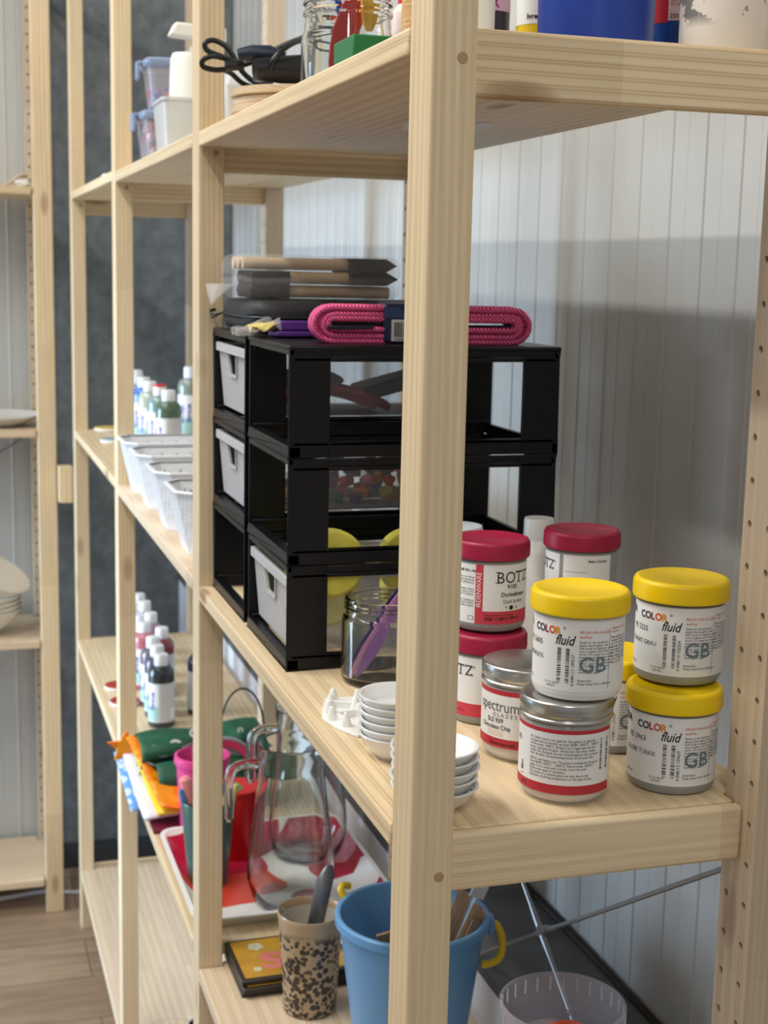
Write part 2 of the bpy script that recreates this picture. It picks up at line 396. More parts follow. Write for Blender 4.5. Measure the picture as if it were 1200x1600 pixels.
for z, lab in ((.566, 'left unit shelf board holding a piece of wavy wrapping'), (-.006, 'left unit shelf board under the pale round plate'), (-.528, 'left unit shelf board under the stack of cream bowls'), (-1.150, 'lowest board of the left unit, close to the floor')):
    o = board(INN, 0, 0).build('shelf_board', PXP if z < 0 else PX, loc=(-2.6435, -.0335-A, z), rot=(0, 0, PI/2), bevel=.0018)
    tag(o, lab, 'shelf', 'shelf boards of the left unit')
tag(MB().box(-2.632, -2.592, -.0325, -.0165, -.176, -.089).box(-2.632, -2.592, -.0160, -.0005, -.176, -.089).build('spacer_block', PZ, bevel=.001), 'small two-piece wood block between the last frame and the left unit', 'wood block')
def brace(loc, rotz, lab):
    t = thing('cross_brace', lab, 'brace', loc, rotz)
    for s in (1, -1):
        pts = [(-.415+.41*k, 0 + .003*s, s*(.257*k)) for k in (-1, -.08, -.03, .03, .08, 1)]
        mb = MB(); mb.tube(pts, [.0024, .0024, .0034, .0034, .0024, .0024], 8, flat=1)
        mb.build('rod', STEEL, t)
    MB().lathe([(.0001, -.007), (.005, -.007), (.006, -.005), (.006, .006), (.0001, .007)], 12, (-.415, 0, 0), axis='Y').build('screw', STEEL, t)
brace((-.034, .305, -.307), 0, 'thin steel cross brace behind the low shelf, above the clear bucket')
brace((-2.6435-.303, -.08, -.31), PI/2, 'thin steel cross brace on the back of the left unit')
# ------------------------------------------------------------------ glaze jars
def jar_label_yellow(R, sh, code, name, batch, digits, seed):
    T = 't'; G = mat('print_grey', (60, 62, 66), .6); OR = mat('print_orange', (214, 110, 40), .6); BL = mat('print_blue_grey', (96, 122, 132), .6); DR = mat('print_brown_red', (170, 90, 80), .6)
    cols = [mat('ink_navy', (50, 56, 80), .6), mat('ink_slate', (66, 60, 72), .6), mat('ink_maroon', (150, 50, 60), .6), mat('ink_rust', (204, 88, 44), .6), mat('ink_amber', (222, 150, 40), .6)]
    it = [('r', -.088, .088, .008, .0615, PAPER, 0)]
    s = -.0292+sh
    it.append((T, 'TERRA', s-.033, .0515, .0088, INK, dict(b=.02, sx=.95)))
    for k, (ch, dx) in enumerate(zip('COLOR', (0, .0052, .0110, .0149, .0206))): it.append((T, ch, s+dx, .0505, .0078, cols[k], dict(b=.035, sx=.92)))
    it += [(T, '®', s+.0268, .0545, .003, G, {}), (T, 'fluid', -.0085+sh, .0432, .0105, INK, dict(b=.01, sh=.35, sx=.8)),
           (T, 'BRUSH-ON-GLAZE', .0098+sh, .0525, .0028, OR, dict(sx=1)), (T, 'leadfree', .0098+sh, .0490, .0028, OR, {}),
           (T, code, -.0390+sh, .0405, .0058, G, {}), (T, name, -.0420+sh, .0300, .0050, G, dict(sx=.9)),
           (T, 'Shake or stir brush-on\nglazes thoroughly. Use a\nsoft brush to apply an even\ncoat of glaze over fired\nwork. 2-3 coats are recom-\nmended. Let dry each coat\nbefore brushing the next.\nWhen used on dinnerware\nor if fired too high it can\nchange the colour. Stir\nthoroughly again.', .0098+sh, .0452, .00245, G, {}),
           (T, 'GB', .0098+sh, .0235, .0165, BL, dict(lay=3, sx=.98)),
           (T, 'Attention:\nKeep away from children!', .0092+sh, .0162, .0026, G, {}),
           (T, 'Ch.-Nr./Batch', -.0165+sh, .0130, .0021, G, {}), (T, batch, -.0150+sh, .0103, .0026, G, {}),
           ('b', -.0062+sh, .0030+sh, .0145, .0405, INK, seed), (T, digits, .0068+sh, .0125, .0034, INK, dict(rot=1)),
           ('r', .0335+sh, .0338+sh, .010, .056, G, 1), (T, 'TERRA-COLOR\nen glaze', .0350+sh, .0545, .0024, OR, {}),
           (T, 'Bien agiter avant\nemploi. Appliquer\nen 2-3 couches au\npinceau souple. Ne\npas ingerer. Tenir\nhors de la portee\ndes enfants. Cuire\nentre 1020-1060 C\ndans un four.', .0350+sh, .0480, .0026, G, {}), (T, '200 ml', -.042+sh, .0125, .0032, G, {})]
    return it
def serif(name):  # slab serif wordmark in four letters
    return name
def botz_word(s, z, h, m):
    """slab-serif BOTZ: sans glyphs with slabs added at stroke ends"""
    it = []; w = h*.78; st = h*.115
    def r(a, b, c, d): it.append(('r', s+a*h, s+b*h, z+c*h, z+d*h, m, 2))
    it.append(('t', 'B', s+.02*h, z, h*1.42, m, dict(sx=.95))); r(-.06, .22, 0, .07); r(-.06, .22, .93, 1.0)
    it.append(('t', 'O', s+.80*h, z, h*1.42, m, dict(sx=.92)))
    it.append(('t', 'T', s+1.84*h, z, h*1.42, m, dict(sx=.95))); r(2.06, 2.46, 0, .07); r(1.84, 1.92, .78, 1); r(2.58, 2.66, .78, 1)
    it.append(('t', 'Z', s+2.72*h, z, h*1.42, m, dict(sx=.95))); r(2.76, 2.84, .78, 1); r(3.42, 3.50, 0, .24)
    it.append(('t', '®', s+3.55*h, z+.72*h, h*.35, m, {}))
    return it
def glaze_jar(x, y, z, label, cat, bodym, lidm, Rb, Rl, items, th=None, group=None, rz=0):
    t = thing('glaze_jar', label, cat, (x, y, z), 0, group)
    MB().lathe([(.0001, .0005), (Rb-.004, .0005), (Rb-.002, .0012), (Rb-.0004, .0045), (Rb, .0065), (Rb, .062), (Rb-.002, .0645), (Rb-.002, .0655)], 72).build('body', bodym, t)
    q = .00028
    MB().lathe([(Rl-.0025, .0642), (Rl-.0003, .0642), (Rl, .0650, 0), (Rl, .0658, q), (Rl-.0002, .0765, q), (Rl-.0005, .0775, 0), (Rl-.0014, .0793), (Rl-.0035, .0800), (Rl-.0052, .0796), (Rl-.0062, .0788), (.0001, .0784)], 144).build('lid', lidm, t, ang=50)
    th = facing(x, y) if th is None else th
    wrap_label('label', Rb, th, items, t)
    return t
WHB = mat('white_jar_body', (232, 232, 228), .3, sss=.05)
yy = 'glaze jars with yellow lids'
glaze_jar(-.078, .239, 0, 'yellow-lidded grey glaze jar marked 5963, lower of the right-hand pair', 'jar', GREYB, YEL, .034, .0372, jar_label_yellow(.034, 0, 'FE 5963', 'GLOBE TÜRKIS', '220347', '4 048113 159637', 1), group=yy)
glaze_jar(-.096, .250, .0802, 'yellow-lidded grey glaze jar marked 5225, stacked topmost at the far right', 'jar', GREYB, YEL, .034, .0372, jar_label_yellow(.034, -.005, 'FE 5225', 'GRANIT GRAU', '240743', '4 048113 152254', 2), group=yy)
glaze_jar(-.078, .1555, .0797, 'yellow-lidded white glaze jar standing on the silver-lidded pink jar', 'jar', WHB, YEL, .0338, .0372, jar_label_yellow(.0338, -.009, 'FE 5605', 'BARBADOS', '200371', '4 048113 109537', 3), group=yy)
glaze_jar(-.176, .236, 0, 'yellow-lidded grey glaze jar mostly hidden behind the two front stacks', 'jar', GREYB, YEL, .034, .0372, jar_label_yellow(.034, -.004, 'FE 5214', 'MATT', '210412', '4 048113 121437', 4), group=yy)
R_ = .0325
PR2 = mat('label_red_print', (206, 62, 78), .5); WP = mat('white_print', (240, 235, 232), .5)
b1 = [('r', -.090, .080, .008, .0605, PAPER, 0), ('r', -.0118, -.0050, .008, .0605, PR2, 1), ('r', -.0050, .080, .008, .0195, PR2, 1),
      ('t', 'IRDENWARE', -.0068, .0225, .0058, WP, dict(rot=1, sx=.95)), ('t', 'CONE 05½-04', -.0330, .0535, .0034, INK, dict(b=.02)),
      ('t', 'Vor Gebrauch gut umrühren, mit Pinsel\nauftragen. Shake well, gut mattieren\nschützen vor aufbrennen.', -.0128, .0480, .0026, INK, dict(al='RIGHT')),
      ('t', 'Stir well. Dilute if necessary. Apply\nthree coats evenly. Leave to dry\nKeep out of reach of children.', -.0128, .0375, .0026, INK, dict(al='RIGHT')),
      ('t', 'Bien remuer avant. Diluer, l\'appliquer\nen trois couches. Laisser sécher\nTenir hors de portée des enfants.', -.0128, .0275, .0026, INK, dict(al='RIGHT')),
      ('r', -.0185, -.0130, .0110, .0145, INK, 1), ('r', -.0180, -.0135, .0115, .0140, PAPER, 2),
      ('t', '9105', .0165, .0395, .0052, INK, dict(b=.02)), ('t', 'Dunkelbraun', .0110, .0325, .0055, INK, dict(b=.016, sx=.9)), ('t', 'Dark brown', .0130, .0265, .0048, INK, dict(sx=.9)),
      ('t', '* ● =', .0148, .0205, .0055, INK, {}), ('t', 'Einbrennbereich / Normal', -.0035, .0155, .0025, INK, {}), ('t', '1020°-1100°C', -.0040, .0115, .0042, INK, dict(b=.03, sx=.9)), ('t', '200 ml', .0195, .0122, .0034, INK, dict(b=.03))] + botz_word(.0060, .0445, .0102, INK)
bz = 'glaze jars with crimson lids'
glaze_jar(-.270, .158, 0, 'crimson-lidded grey jar at the bottom of the left stack, behind the front post', 'jar', GREYB, CRIM, R_, .0352,
          [('r', -.09, .09, .008, .0605, PAPER, 0), ('r', -.09, .09, .008, .0195, PR2, 1), ('t', '7 fl oz', -.0270, .0118, .0032, INK, {}), ('t', 'Cadmium', .0020, .0125, .0038, INK, dict(b=.02)), ('t', '• • •\n• • •', .0055, .040, .003, INK, {})] + botz_word(-.0455, .0445, .0095, INK), group=bz)
glaze_jar(-.283, .163, .0802, 'crimson-lidded jar marked 9105 Dark brown with a red L-shaped stripe on its label', 'jar', GREYB, CRIM, R_, .0352, b1, group=bz)
t9 = [('r', -.09, -.0205, .008, .0605, PAPER, 0), ('r', -.0165, .030, .008, .0605, PAPER, 0), ('t', 'Made in Germany', .0065, .0545, .0032, INK, dict(b=.02, sx=.8)), ('r', -.0145, .006, .045, .0453, INK, 1)]
glaze_jar(-.305, .262, .0802, 'crimson-lidded jar at the back, partly hidden behind the white-bodied yellow-lidded jar', 'jar', GREYB, CRIM, R_, .0352, t9 + botz_word(-.0590, .0450, .0090, INK), group=bz)
glaze_jar(-.303, .262, 0, 'crimson-lidded jar fully at the bottom of the rear stack', 'jar', GREYB, CRIM, R_, .0352, [('r', -.09, .09, .008, .0605, PAPER, 0)] + botz_word(-.0590, .0450, .0090, INK), group=bz)
ALU = mat('brushed_aluminium', (196, 196, 192), .3, 1); PINKG = mat('pale_pink_glaze', (226, 208, 196), .35, sss=.08); CLEARP = mat('clear_pet', (240, 236, 234), .08, alpha=.22)
SRED = mat('spectrum_red', (186, 46, 58), .5); GRT = mat('print_mid_grey', (98, 96, 96), .6)
def silver_jar(x, y, label, items):
    t = thing('glaze_jar', label, 'jar', (x, y, 0), 0, 'glaze jars with silver lids'); R = .0347
    MB().lathe([(.0001, .0004), (R-.006, .0004), (R-.002, .0015), (R, .0050), (R, .0590), (R-.001, .0618), (R-.004, .0640), (R-.004, .0650), (R-.0055, .0650), (R-.0055, .0640), (R-.0025, .0615), (R-.0015, .0590), (R-.0015, .0060), (R-.005, .0020), (.0001, .0020)], 72).build('body', CLEARP, t)
    MB().lathe([(.0001, .0021), (R-.0052, .0022), (R-.0017, .0061), (R-.0017, .0545), (R-.003, .0558), (.0001, .0556)], 64).build('glaze', PINKG, t, label='pale pink liquid glaze inside')
    q = .00035; r = R+.0006
    MB().lathe([(r-.002, .0628), (r, .0630), (r+.0004, .0640), (r, .0650), (r-.0012, .0658), (r-.0012, .0668), (r, .0682), (r+.0003, .0700), (r, .0718, 0), (r+.0001, .0722, q), (r, .0765, q), (r-.0004, .0775, 0), (r-.0015, .0785), (r-.004, .0790), (.0001, .0790)], 160).build('lid', ALU, t, ang=50)
    wrap_label('label', R, facing(x, y), items, t); return t
silver_jar(-.079, .1485, 'silver-lidded jar of pale pink glaze carrying a white-bodied yellow-lidded jar',
  [('r', -.060, .0415, .0095, .0590, PAPER, 0), ('r', -.060, .0415, .0560, .0590, SRED, 1), ('r', -.060, .0415, .0095, .0165, SRED, 1),
   ('t', 'NL Goed roeren voor gebruik. Het glazuur is geschikt\nom gestookt te worden op cone 06/04, 1000°C - 1060°C.\nAdvies temp. 1040°C. Breng 2 tot 3 lagen aan met een\nkwast. Laat goed drogen. Verdunnen met water indien\nnodig. Het resultaat van een reactief glazuur kan variëren\ndoor de dikte, de stooktemperatuur of de soort klei.', -.0280, .0500, .00275, INK, dict(sx=.86)),
   ('t', 'GB Stir well before use. The glaze is suitable for firing on\ncone 06/04, 1000°C - 1060°C. Advice temp. 1040°C.\nApply 2 to 3 coats with a brush. Let it dry well.\nDilute with water if necessary.\nThe result of a reactive glaze can vary due to the\nthickness, the firing temperature or the type of clay.', -.0280, .0335, .00275, INK, dict(sx=.86)),
   ('b', .0290, .0385, .0270, .0520, INK, 8), ('t', '500 g', -.0385, .0118, .0034, INK, {}),
   ('r', -.0395, -.0365, .0215, .0255, GRT, 1), ('r', -.0388, -.0372, .0255, .0290, GRT, 1), ('r', -.0400, -.0360, .0185, .0192, GRT, 1), ('t', 'm', -.0475, .0435, .009, GRT, {})])
silver_jar(-.171, .153, 'silver-lidded glaze jar marked Chocolate Chip, beside the small bowls',
  [('r', -.055, .055, .0125, .0600, PAPER, 0), ('r', -.055, .055, .0560, .0600, SRED, 1), ('r', -.055, .055, .0125, .0200, SRED, 1),
   ('t', 'spectrum', -.0435, .0425, .0130, GRT, dict(sx=.82)), ('t', 'G L A Z E S', -.0270, .0380, .0045, GRT, {}), ('t', 'SLS 939', -.0330, .0330, .0052, INK, dict(b=.012)),
   ('t', 'Chocolate Chip', -.0405, .0275, .0052, INK, dict(b=.012, sx=.92)), ('r', -.0330, -.0165, .0215, .0262, mat('label_smudge', (222, 214, 198), .6), 1),
   ('t', 'Dinnerware-safe', -.0300, .0145, .0036, INK, dict(b=.02))])
def pot(x, y, z, R, H, capR, capH, label, bm, cm, name='white_bottle', cat='bottle', neck=.9, ribs=0):
    t = thing(name, label, cat, (x, y, z))
    MB().lathe([(.0001, 0), (R-.003, 0), (R, .003), (R, H*neck), (R*.93, H*neck+.004), (capR*1.02, H), (capR*.9, H)], 48).build('body', bm, t)
    MB().lathe([(capR*.98, H), (capR, H+.001, 0), (capR, H+.002, ribs), (capR*.98, H+capH-.002, ribs), (capR*.94, H+capH, 0), (.0001, H+capH)], 64).build('cap', cm, t)
    return t
pot(-.405, .262, 0, .0215, .132, .0150, .021, 'white plastic bottle with a flip cap between the crimson-lidded jars', WHITEP, WHITEP)
pot(-.402, .175, 0, .0245, .135, .0255, .014, 'white pot with a bluish white lid peeking from behind the front post', WHITEP, mat('bluish_white_lid', (222, 230, 238), .35), 'white_pot', 'pot')

# ------------------------------------------------------------------ small bowls, glass jar, palette
def bowl_mb(R, H, rb):
    return MB().lathe([(.0001, .0012), (rb-.003, .0012), (rb-.0028, 0), (rb, 0), (rb+.0008, .0016), (R*.86, H*.52), (R-.0012, H-.0022), (R, H-.0010), (R-.0003, H-.0002), (R-.0016, H), (R-.0028, H-.0006), (R*.82, H*.50), (rb*.8, .0040), (.0001, .0030)], 56)
def bowl_stack(x, y, n, R, H, pitch, who, grp):
    first = None
    names = ['bottom bowl of the', 'second bowl up in the', 'third bowl up in the', 'fourth bowl up in the', 'fifth bowl up in the', 'sixth and topmost bowl of the']
    for k in range(n):
        lab = (names[k] if not (k == n-1) else 'topmost bowl of the') + ' ' + who
        loc = (x+random.uniform(-.0008, .0008), y+random.uniform(-.0008, .0008), k*pitch)
        if first is None:
            first = bowl_mb(R, H, R*.52).build('porcelain_bowl', PORC, loc=loc, ang=60); tag(first, lab, 'bowl', grp)
        else:
            o = first.copy(); COL.objects.link(o); o.location = loc; tag(o, lab, 'bowl', grp)
bowl_stack(-.187, .050, 6, .0322, .021, .0064, 'stack of small white bowls left of the front post', 'small bowls in the left stack')
bowl_stack(-.074, .042, 5, .0330, .018, .0074, 'stack of small white bowls right of the front post', 'small bowls in the right stack')
def glass_jar_mb(R, H, rn, sh=.74):
    q = (1-sh)/.26; k = lambda v: 1-(1-v)*q
    o = [(.0001, 0), (R-.006, 0), (R-.002, .0015), (R, .006), (R, H*k(.74)), (R-.0008, H*k(.77)), (R-.003, H*k(.80)), (rn+.0008, H*k(.825)), (rn, H*k(.845)), (rn, H*k(.862)), (rn+.0020, H*k(.872)), (rn+.0020, H*k(.885)), (rn, H*k(.895)), (rn, H*k(.912)), (rn+.0020, H*k(.922)), (rn+.0020, H*k(.934)), (rn, H*k(.944)), (rn, H*k(.96)), (rn+.0016, H*k(.97)), (rn+.0012, H*k(.995)), (rn-.0005, H)]
    i = [(rn-.0022, H*.995), (rn-.0026, H*k(.85)), (R-.0055, H*k(.80)), (R-.0030, H*k(.74)), (R-.0030, .009), (R-.008, .0045), (.0001, .004)]
    return MB().lathe(o+i, 72)
gj = glass_jar_mb(.0425, .083, .0385).build('glass_jar', GLASS, loc=(-.399, .104, 0)); tag(gj, 'open clear glass jar of purple plastic tools beside the black drawer tower', 'glass jar')
for k, (c, dy, lab) in enumerate((((44, 34, 110), -.004, 'navy'), ((214, 150, 190), .000, 'pale pink'), ((150, 96, 176), .006, 'purple'))):
    mb = MB(); p0 = Vector((-.410+.005*k, .072+dy*.7, .0065)); p1 = Vector((-.385+.005*k, .128+dy*.2, .112))
    d = (p1-p0); w = Vector((.25, .9, -.45)).normalized(); prof = [0, .004, .0055, .0052, .0042, .0048, .0036, .0034, .0036]
    vs = []
    for i, q in enumerate(prof):
        c0 = p0 + d*i/(len(prof)-1); q = max(q, .001)
        for sgn, th in ((-1, -.0006), (1, -.0006), (1, .0006), (-1, .0006)): vs.append(c0 + w*q*sgn + Vector((1, 0, 0))*th)
    n = len(prof); fs = [(4*i+j, 4*i+(j+1) % 4, 4*i+4+(j+1) % 4, 4*i+4+j) for i in range(n-1) for j in range(4)] + [(0, 1, 2, 3), tuple(range(4*n-4, 4*n))]
    tag(mb.add(vs, fs).build('plastic_knife', mat('tool_'+lab.replace(' ', '_'), c, .35)), lab+' plastic modelling knife leaning in the open glass jar', 'plastic tool', 'plastic knives in the glass jar')
mb = MB()
mb.prism([(-.345, .030), (-.315, .020), (-.290, .013), (-.262, .018), (-.236, .030), (-.240, .060), (-.270, .072), (-.320, .070), (-.345, .055)], 0, .003)
for x, y in ((-.335, .035), (-.318, .028), (-.300, .022), (-.282, .020), (-.262, .027), (-.325, .055), (-.305, .048), (-.286, .046), (-.262, .052)):
    mb.lathe([(.0060, .002), (.0042, .008), (.0020, .0145), (.0001, .0150)], 8, (x, y, 0))
for x0, y0, x1, y1 in ((-.335, .035, -.300, .022), (-.300, .022, -.262, .027), (-.325, .055, -.286, .046), (-.318, .028, -.305, .048), (-.282, .020, -.286, .046)):
    mb.bar((x0, y0, .005), (x1, y1, .005), .0035, .009)
tag(mb.build('kiln_stilt_set', WHITEP, bevel=.0008), 'white moulded plastic piece with upright points, left of the bowls', 'stilts')
# ------------------------------------------------------------------ drawer towers
DRW = mat('translucent_drawer', (222, 220, 220), .3, alpha=.15); DFR = mat('translucent_front', (224, 222, 222), .35, alpha=.5); DRIM = mat('drawer_rim', (206, 208, 210), .3, alpha=.8)
def tower(x, label):
    t = thing('drawer_tower', label, 'storage drawers', (x, .018, 0), 0, 'black three-tier drawer towers'); w = .188; dp = .278; h = .105
    for k in range(3):
        z = k*h; mb = MB()
        for xs in (0, -w+.005):            # side lattices: wide corner plates and rails
            mb.box(xs-.005, xs, 0, .0405, z+.001, z+h); mb.box(xs-.005, xs, dp-.0385, dp, z+.001, z+h)
            mb.box(xs-.005, xs, .04, dp-.038, z+.001, z+.016); mb.box(xs-.005, xs, .04, dp-.038, z+h-.0075, z+h)
        for xs in (-.009, -w):             # runners along the inside
            mb.box(xs, xs+.009, .004, dp-.004, z+.012, z+.016); mb.box(xs, xs+.009, .004, dp-.004, z+h-.012, z+h-.008)
        mb.box(-w, 0, 0, .012, z+.001, z+.012); mb.box(-w, 0, dp-.006, dp, z+.001, z+.012)
        mb.box(-w, 0, 0, .005, z+h-.006, z+h); mb.box(-w, 0, dp-.006, dp, z+h-.009, z+h)
        mb.box(-w, -w+.004, 0, .016, z, z+h); mb.box(-.012, -.004, dp-.03, dp, z+.001, z+h)
        mb.build('tier', BLACKP, t, bevel=.0009)
    MB().prism([(-w-.001, -.001), (.001, -.001), (.001, dp+.001), (-w-.001, dp+.001)], 3*h-.0015, 3*h+.0035).build('top_panel', BLACKP, t, bevel=.0018)
    return t
def drawer(t, k, label=None, back=0):
    w = .188; h = .105; z = k*h+.017; x0, x1 = -w+.012, -.012; y0 = .004+back; y1 = .262; H = .074; m = .0016; mb = MB()
    mb.box(x0+.004, x1-.004, y0+.006, y1-.004, z, z+m)
    for xa, xb in ((x0, x0+.004), (x1, x1-.004)):
        mb.add([(xa, y0, z+H), (xa, y1, z+H), (xb, y1, z), (xb, y0+.006, z), (xa+m*(1 if xb > xa else -1), y0, z+H), (xa+m*(1 if xb > xa else -1), y1, z+H), (xb+m*(1 if xb > xa else -1), y1, z), (xb+m*(1 if xb > xa else -1), y0+.006, z)],
               [(0, 1, 2, 3), (7, 6, 5, 4), (0, 4, 5, 1), (2, 6, 7, 3), (1, 5, 6, 2), (0, 3, 7, 4)])
    mb.box(x0, x1, y1-m, y1, z, z+H)
    cx = (x0+x1)/2; a, b, zz0, zz1 = .026, .018, z+H-.034, z+H-.010
    fm = MB()
    def q(pts):
        vs = [(px, y0+(z+H-pz)*.08, pz) for px, pz in pts] + [(px, y0+(z+H-pz)*.08+.0018, pz) for px, pz in pts]; n = len(pts)
        fm.add(vs, [tuple(range(n)), tuple(range(n, 2*n))[::-1]] + [(i, n+i, n+(i+1) % n, (i+1) % n) for i in range(n)])
    q([(x0+.003, z), (x1-.003, z), (cx+b, zz0), (cx-b, zz0)]); q([(x0+.003, z), (cx-b, zz0), (cx-a, zz1), (x0, z+H)]); q([(x1-.003, z), (x1, z+H), (cx+a, zz1), (cx+b, zz0)]); q([(x0, z+H), (cx-a, zz1), (cx+a, zz1), (x1, z+H)])
    o = mb.build('drawer', DRW, t, label=label or 'translucent pull-out drawer')
    fm.build('drawer_front', DFR, o)
    r = MB(); r.box(x0-.002, x1+.002, y0-.003, y0+.002, z+H-.009, z+H+.001)
    r.box(x0-.003, x0+.001, y0, y1, z+H-.002, z+H+.001).box(x1-.001, x1+.003, y0, y1, z+H-.002, z+H+.001)
    r.build('drawer_rim', DRIM, o, bevel=.0006)
    fr2 = MB()
    for (ax, az), (bx, bz) in (((cx-b, zz0), (cx+b, zz0)), ((cx+b, zz0), (cx+a, zz1)), ((cx-b, zz0), (cx-a, zz1))):
        fr2.bar((ax, y0-.0005+(z+H-az)*.08, az), (bx, y0-.0005+(z+H-bz)*.08, bz), .003, .003, up=(0, 1, 0))
    fr2.build('handle_rim', DRIM, o); return o
TN = tower(-.446, 'black drawer tower nearer the camera, open lattice side, pink rope on top')
drawer(TN, 0, 'translucent bottom drawer with a cut-out handle')
TF = tower(-.652, 'black drawer tower farther back, against the post, black zip pouch on top')
drawer(TF, 2); drawer(TF, 1); drawer(TF, 0, back=.05)
YS = noise_mat('yellow_sponge', (214, 204, 74), (226, 216, 96), 40, .9, bump=.4)
def disc(x, y, z, R, H, m, label, cat, name, rot=(0, 0, 0), group=None):
    o = MB().lathe([(.0001, 0), (R-.003, 0), (R, .003), (R, H-.003), (R-.003, H), (.0001, H)], 40).build(name, m, loc=(x, y, z), rot=rot); return tag(o, label, cat, group)
g = 'yellow sponges in the near drawer tower'
disc(-.474, .066, .1035, .0335, .020, YS, 'yellow round sponge poking up above the bottom drawer at the front of the near tower', 'sponge', 'round_sponge', (1.50, 0, PI/2), g)
disc(-.478, .150, .1005, .0335, .020, YS, 'yellow round sponge poking up above the bottom drawer behind the front post', 'sponge', 'round_sponge', (1.46, 0, PI/2-.1), g)
disc(-.512, .070, .066, .036, .020, YS, 'yellow round sponge low in the bottom drawer near the handle hole', 'sponge', 'round_sponge', (1.45, 0, PI/2), g)
disc(-.515, .165, .066, .036, .020, YS, 'yellow round sponge low in the middle of the bottom drawer', 'sponge', 'round_sponge', (1.5, 0, PI/2+.15), g)
disc(-.560, .080, .062, .036, .020, YS, 'yellow round sponge seen through the handle hole of the bottom drawer', 'sponge', 'round_sponge', (1.4, 0, .9), g)
# coloured clay chunks in the far tower's middle drawer
CH = [(190, 50, 54), (206, 104, 74), (196, 164, 96), (70, 86, 170), (120, 66, 130), (44, 116, 184), (74, 104, 84), (210, 124, 138), (72, 58, 104), (224, 130, 74)]
for k in range(54):
    c = CH[k % 10]; s = random.uniform(.007, .011); mb = MB().box(-s, s, -s*.8, s*.8, -s*.7, s*.7)
    row = k//18; x = -.665-.155*random.random(); y = .045+.205*((k % 18)+random.random()*.6)/18; z = .105+.027+.0165*row+random.uniform(0, .005)
    if k % 3 == 0: x = -.672-.02*random.random()
    o = mb.build('clay_chunk', mat('clay_chunk_%d' % (k % 10), c, .6), loc=(x-.006, y+.012, z), rot=(random.uniform(-.6, .6), random.uniform(-.6, .6), random.random()*3), bevel=.0025)
    tag(o, 'one of the small mixed-colour blocks heaped in the far tower middle drawer', 'coloured block', 'coloured blocks in the middle drawer')
RF = mat('dark_red_felt', (158, 36, 56), .8); 
o = MB().grid(lambda u, v: (-.675-.13*u, .05+.14*v, .2355+.021*math.sin(PI*v)*(1-.3*u)+.004*math.sin(9*u)), 12, 16).build('felt_sheet', RF, solid=.008); tag(o, 'dark red folded cloth in the top drawer of the far tower', 'cloth')
o = MB().sphere((0, 0, 0), .03, n=24, sc=(1.4, 1.5, .42), noise=.06).build('fabric_roll', mat('dusky_lilac', (112, 98, 128), .7), loc=(-.72, .10, .265)); tag(o, 'dusky lilac bundle in the top drawer of the far tower', 'cloth')
o = MB().box(-.03, .03, -.045, .045, -.008, .008).build('navy_case', mat('navy_case', (32, 40, 62), .5), loc=(-.71, .205, .262), rot=(.25, 0, 0), bevel=.003); tag(o, 'navy case in the top drawer of the far tower', 'case')

# ------------------------------------------------------------------ on top of the towers
ZT = .3187
zp = thing('zip_pouch', 'flat black zip pouch lying on the far drawer tower', 'pouch', (-.755, .15, ZT))
BF = noise_mat('black_fabric', (20, 20, 22), (34, 34, 37), 60, .6, bump=.2)
def cushion(w, l, h, zoff=0):
    mb = MB(); n = 64; prof = [(.0, 0), (.92, .0), (.98, .12), (1, .32), (1, .45), (.985, .47), (.985, .53), (1, .55), (1, .7), (.97, .92), (.9, 1), (0, 1.0)]
    vs = []
    for r, z in prof:
        for i in range(n):
            a = 2*PI*i/n; c, s = math.cos(a), math.sin(a); e = .28
            vs.append((w*max(r, .001)*math.copysign(abs(c)**e, c), l*max(r, .001)*math.copysign(abs(s)**e, s), z*h+zoff+ (.0015*math.sin(5*a) if 0 < z < 1 else 0)))
    k = len(prof); return mb.add(vs, [(j*n+i, j*n+(i+1) % n, (j+1)*n+(i+1) % n, (j+1)*n+i) for j in range(k-1) for i in range(n)])
cushion(.094, .125, .036).build('pouch_body', BF, zp, ang=60)
MB().tube([(.0955*math.copysign(abs(math.cos(a))**.28, math.cos(a)), .1265*math.copysign(abs(math.sin(a))**.28, math.sin(a)), .018) for a in [2*PI*i/64 for i in range(64)]], .0012, 6, closed=True).build('zipper', mat('zipper_teeth', (60, 60, 64), .4, .6), zp)
MB().tube([(-.06, -.127, .018), (-.07, -.138, .016), (-.085, -.136, .020), (-.092, -.126, .022)], .0016, 6).bar((-.06, -.127, .018), (-.055, -.140, .012), .003, .0012).build('zip_pull', BLACKP, zp)
FILM = mat('clear_film', (240, 240, 240), .14, alpha=.16)
bp_ = thing('foam_brush_pack', 'clear bag of foam brushes with wooden handles on the black zip pouch', 'brush pack', (-.765, .118, ZT+.0365))
WD = pine('handle_wood', 'Y', (222, 196, 158), (206, 176, 134), 40, 0)
FOAM = noise_mat('black_foam', (26, 26, 28), (44, 43, 44), 120, .95, bump=.5)
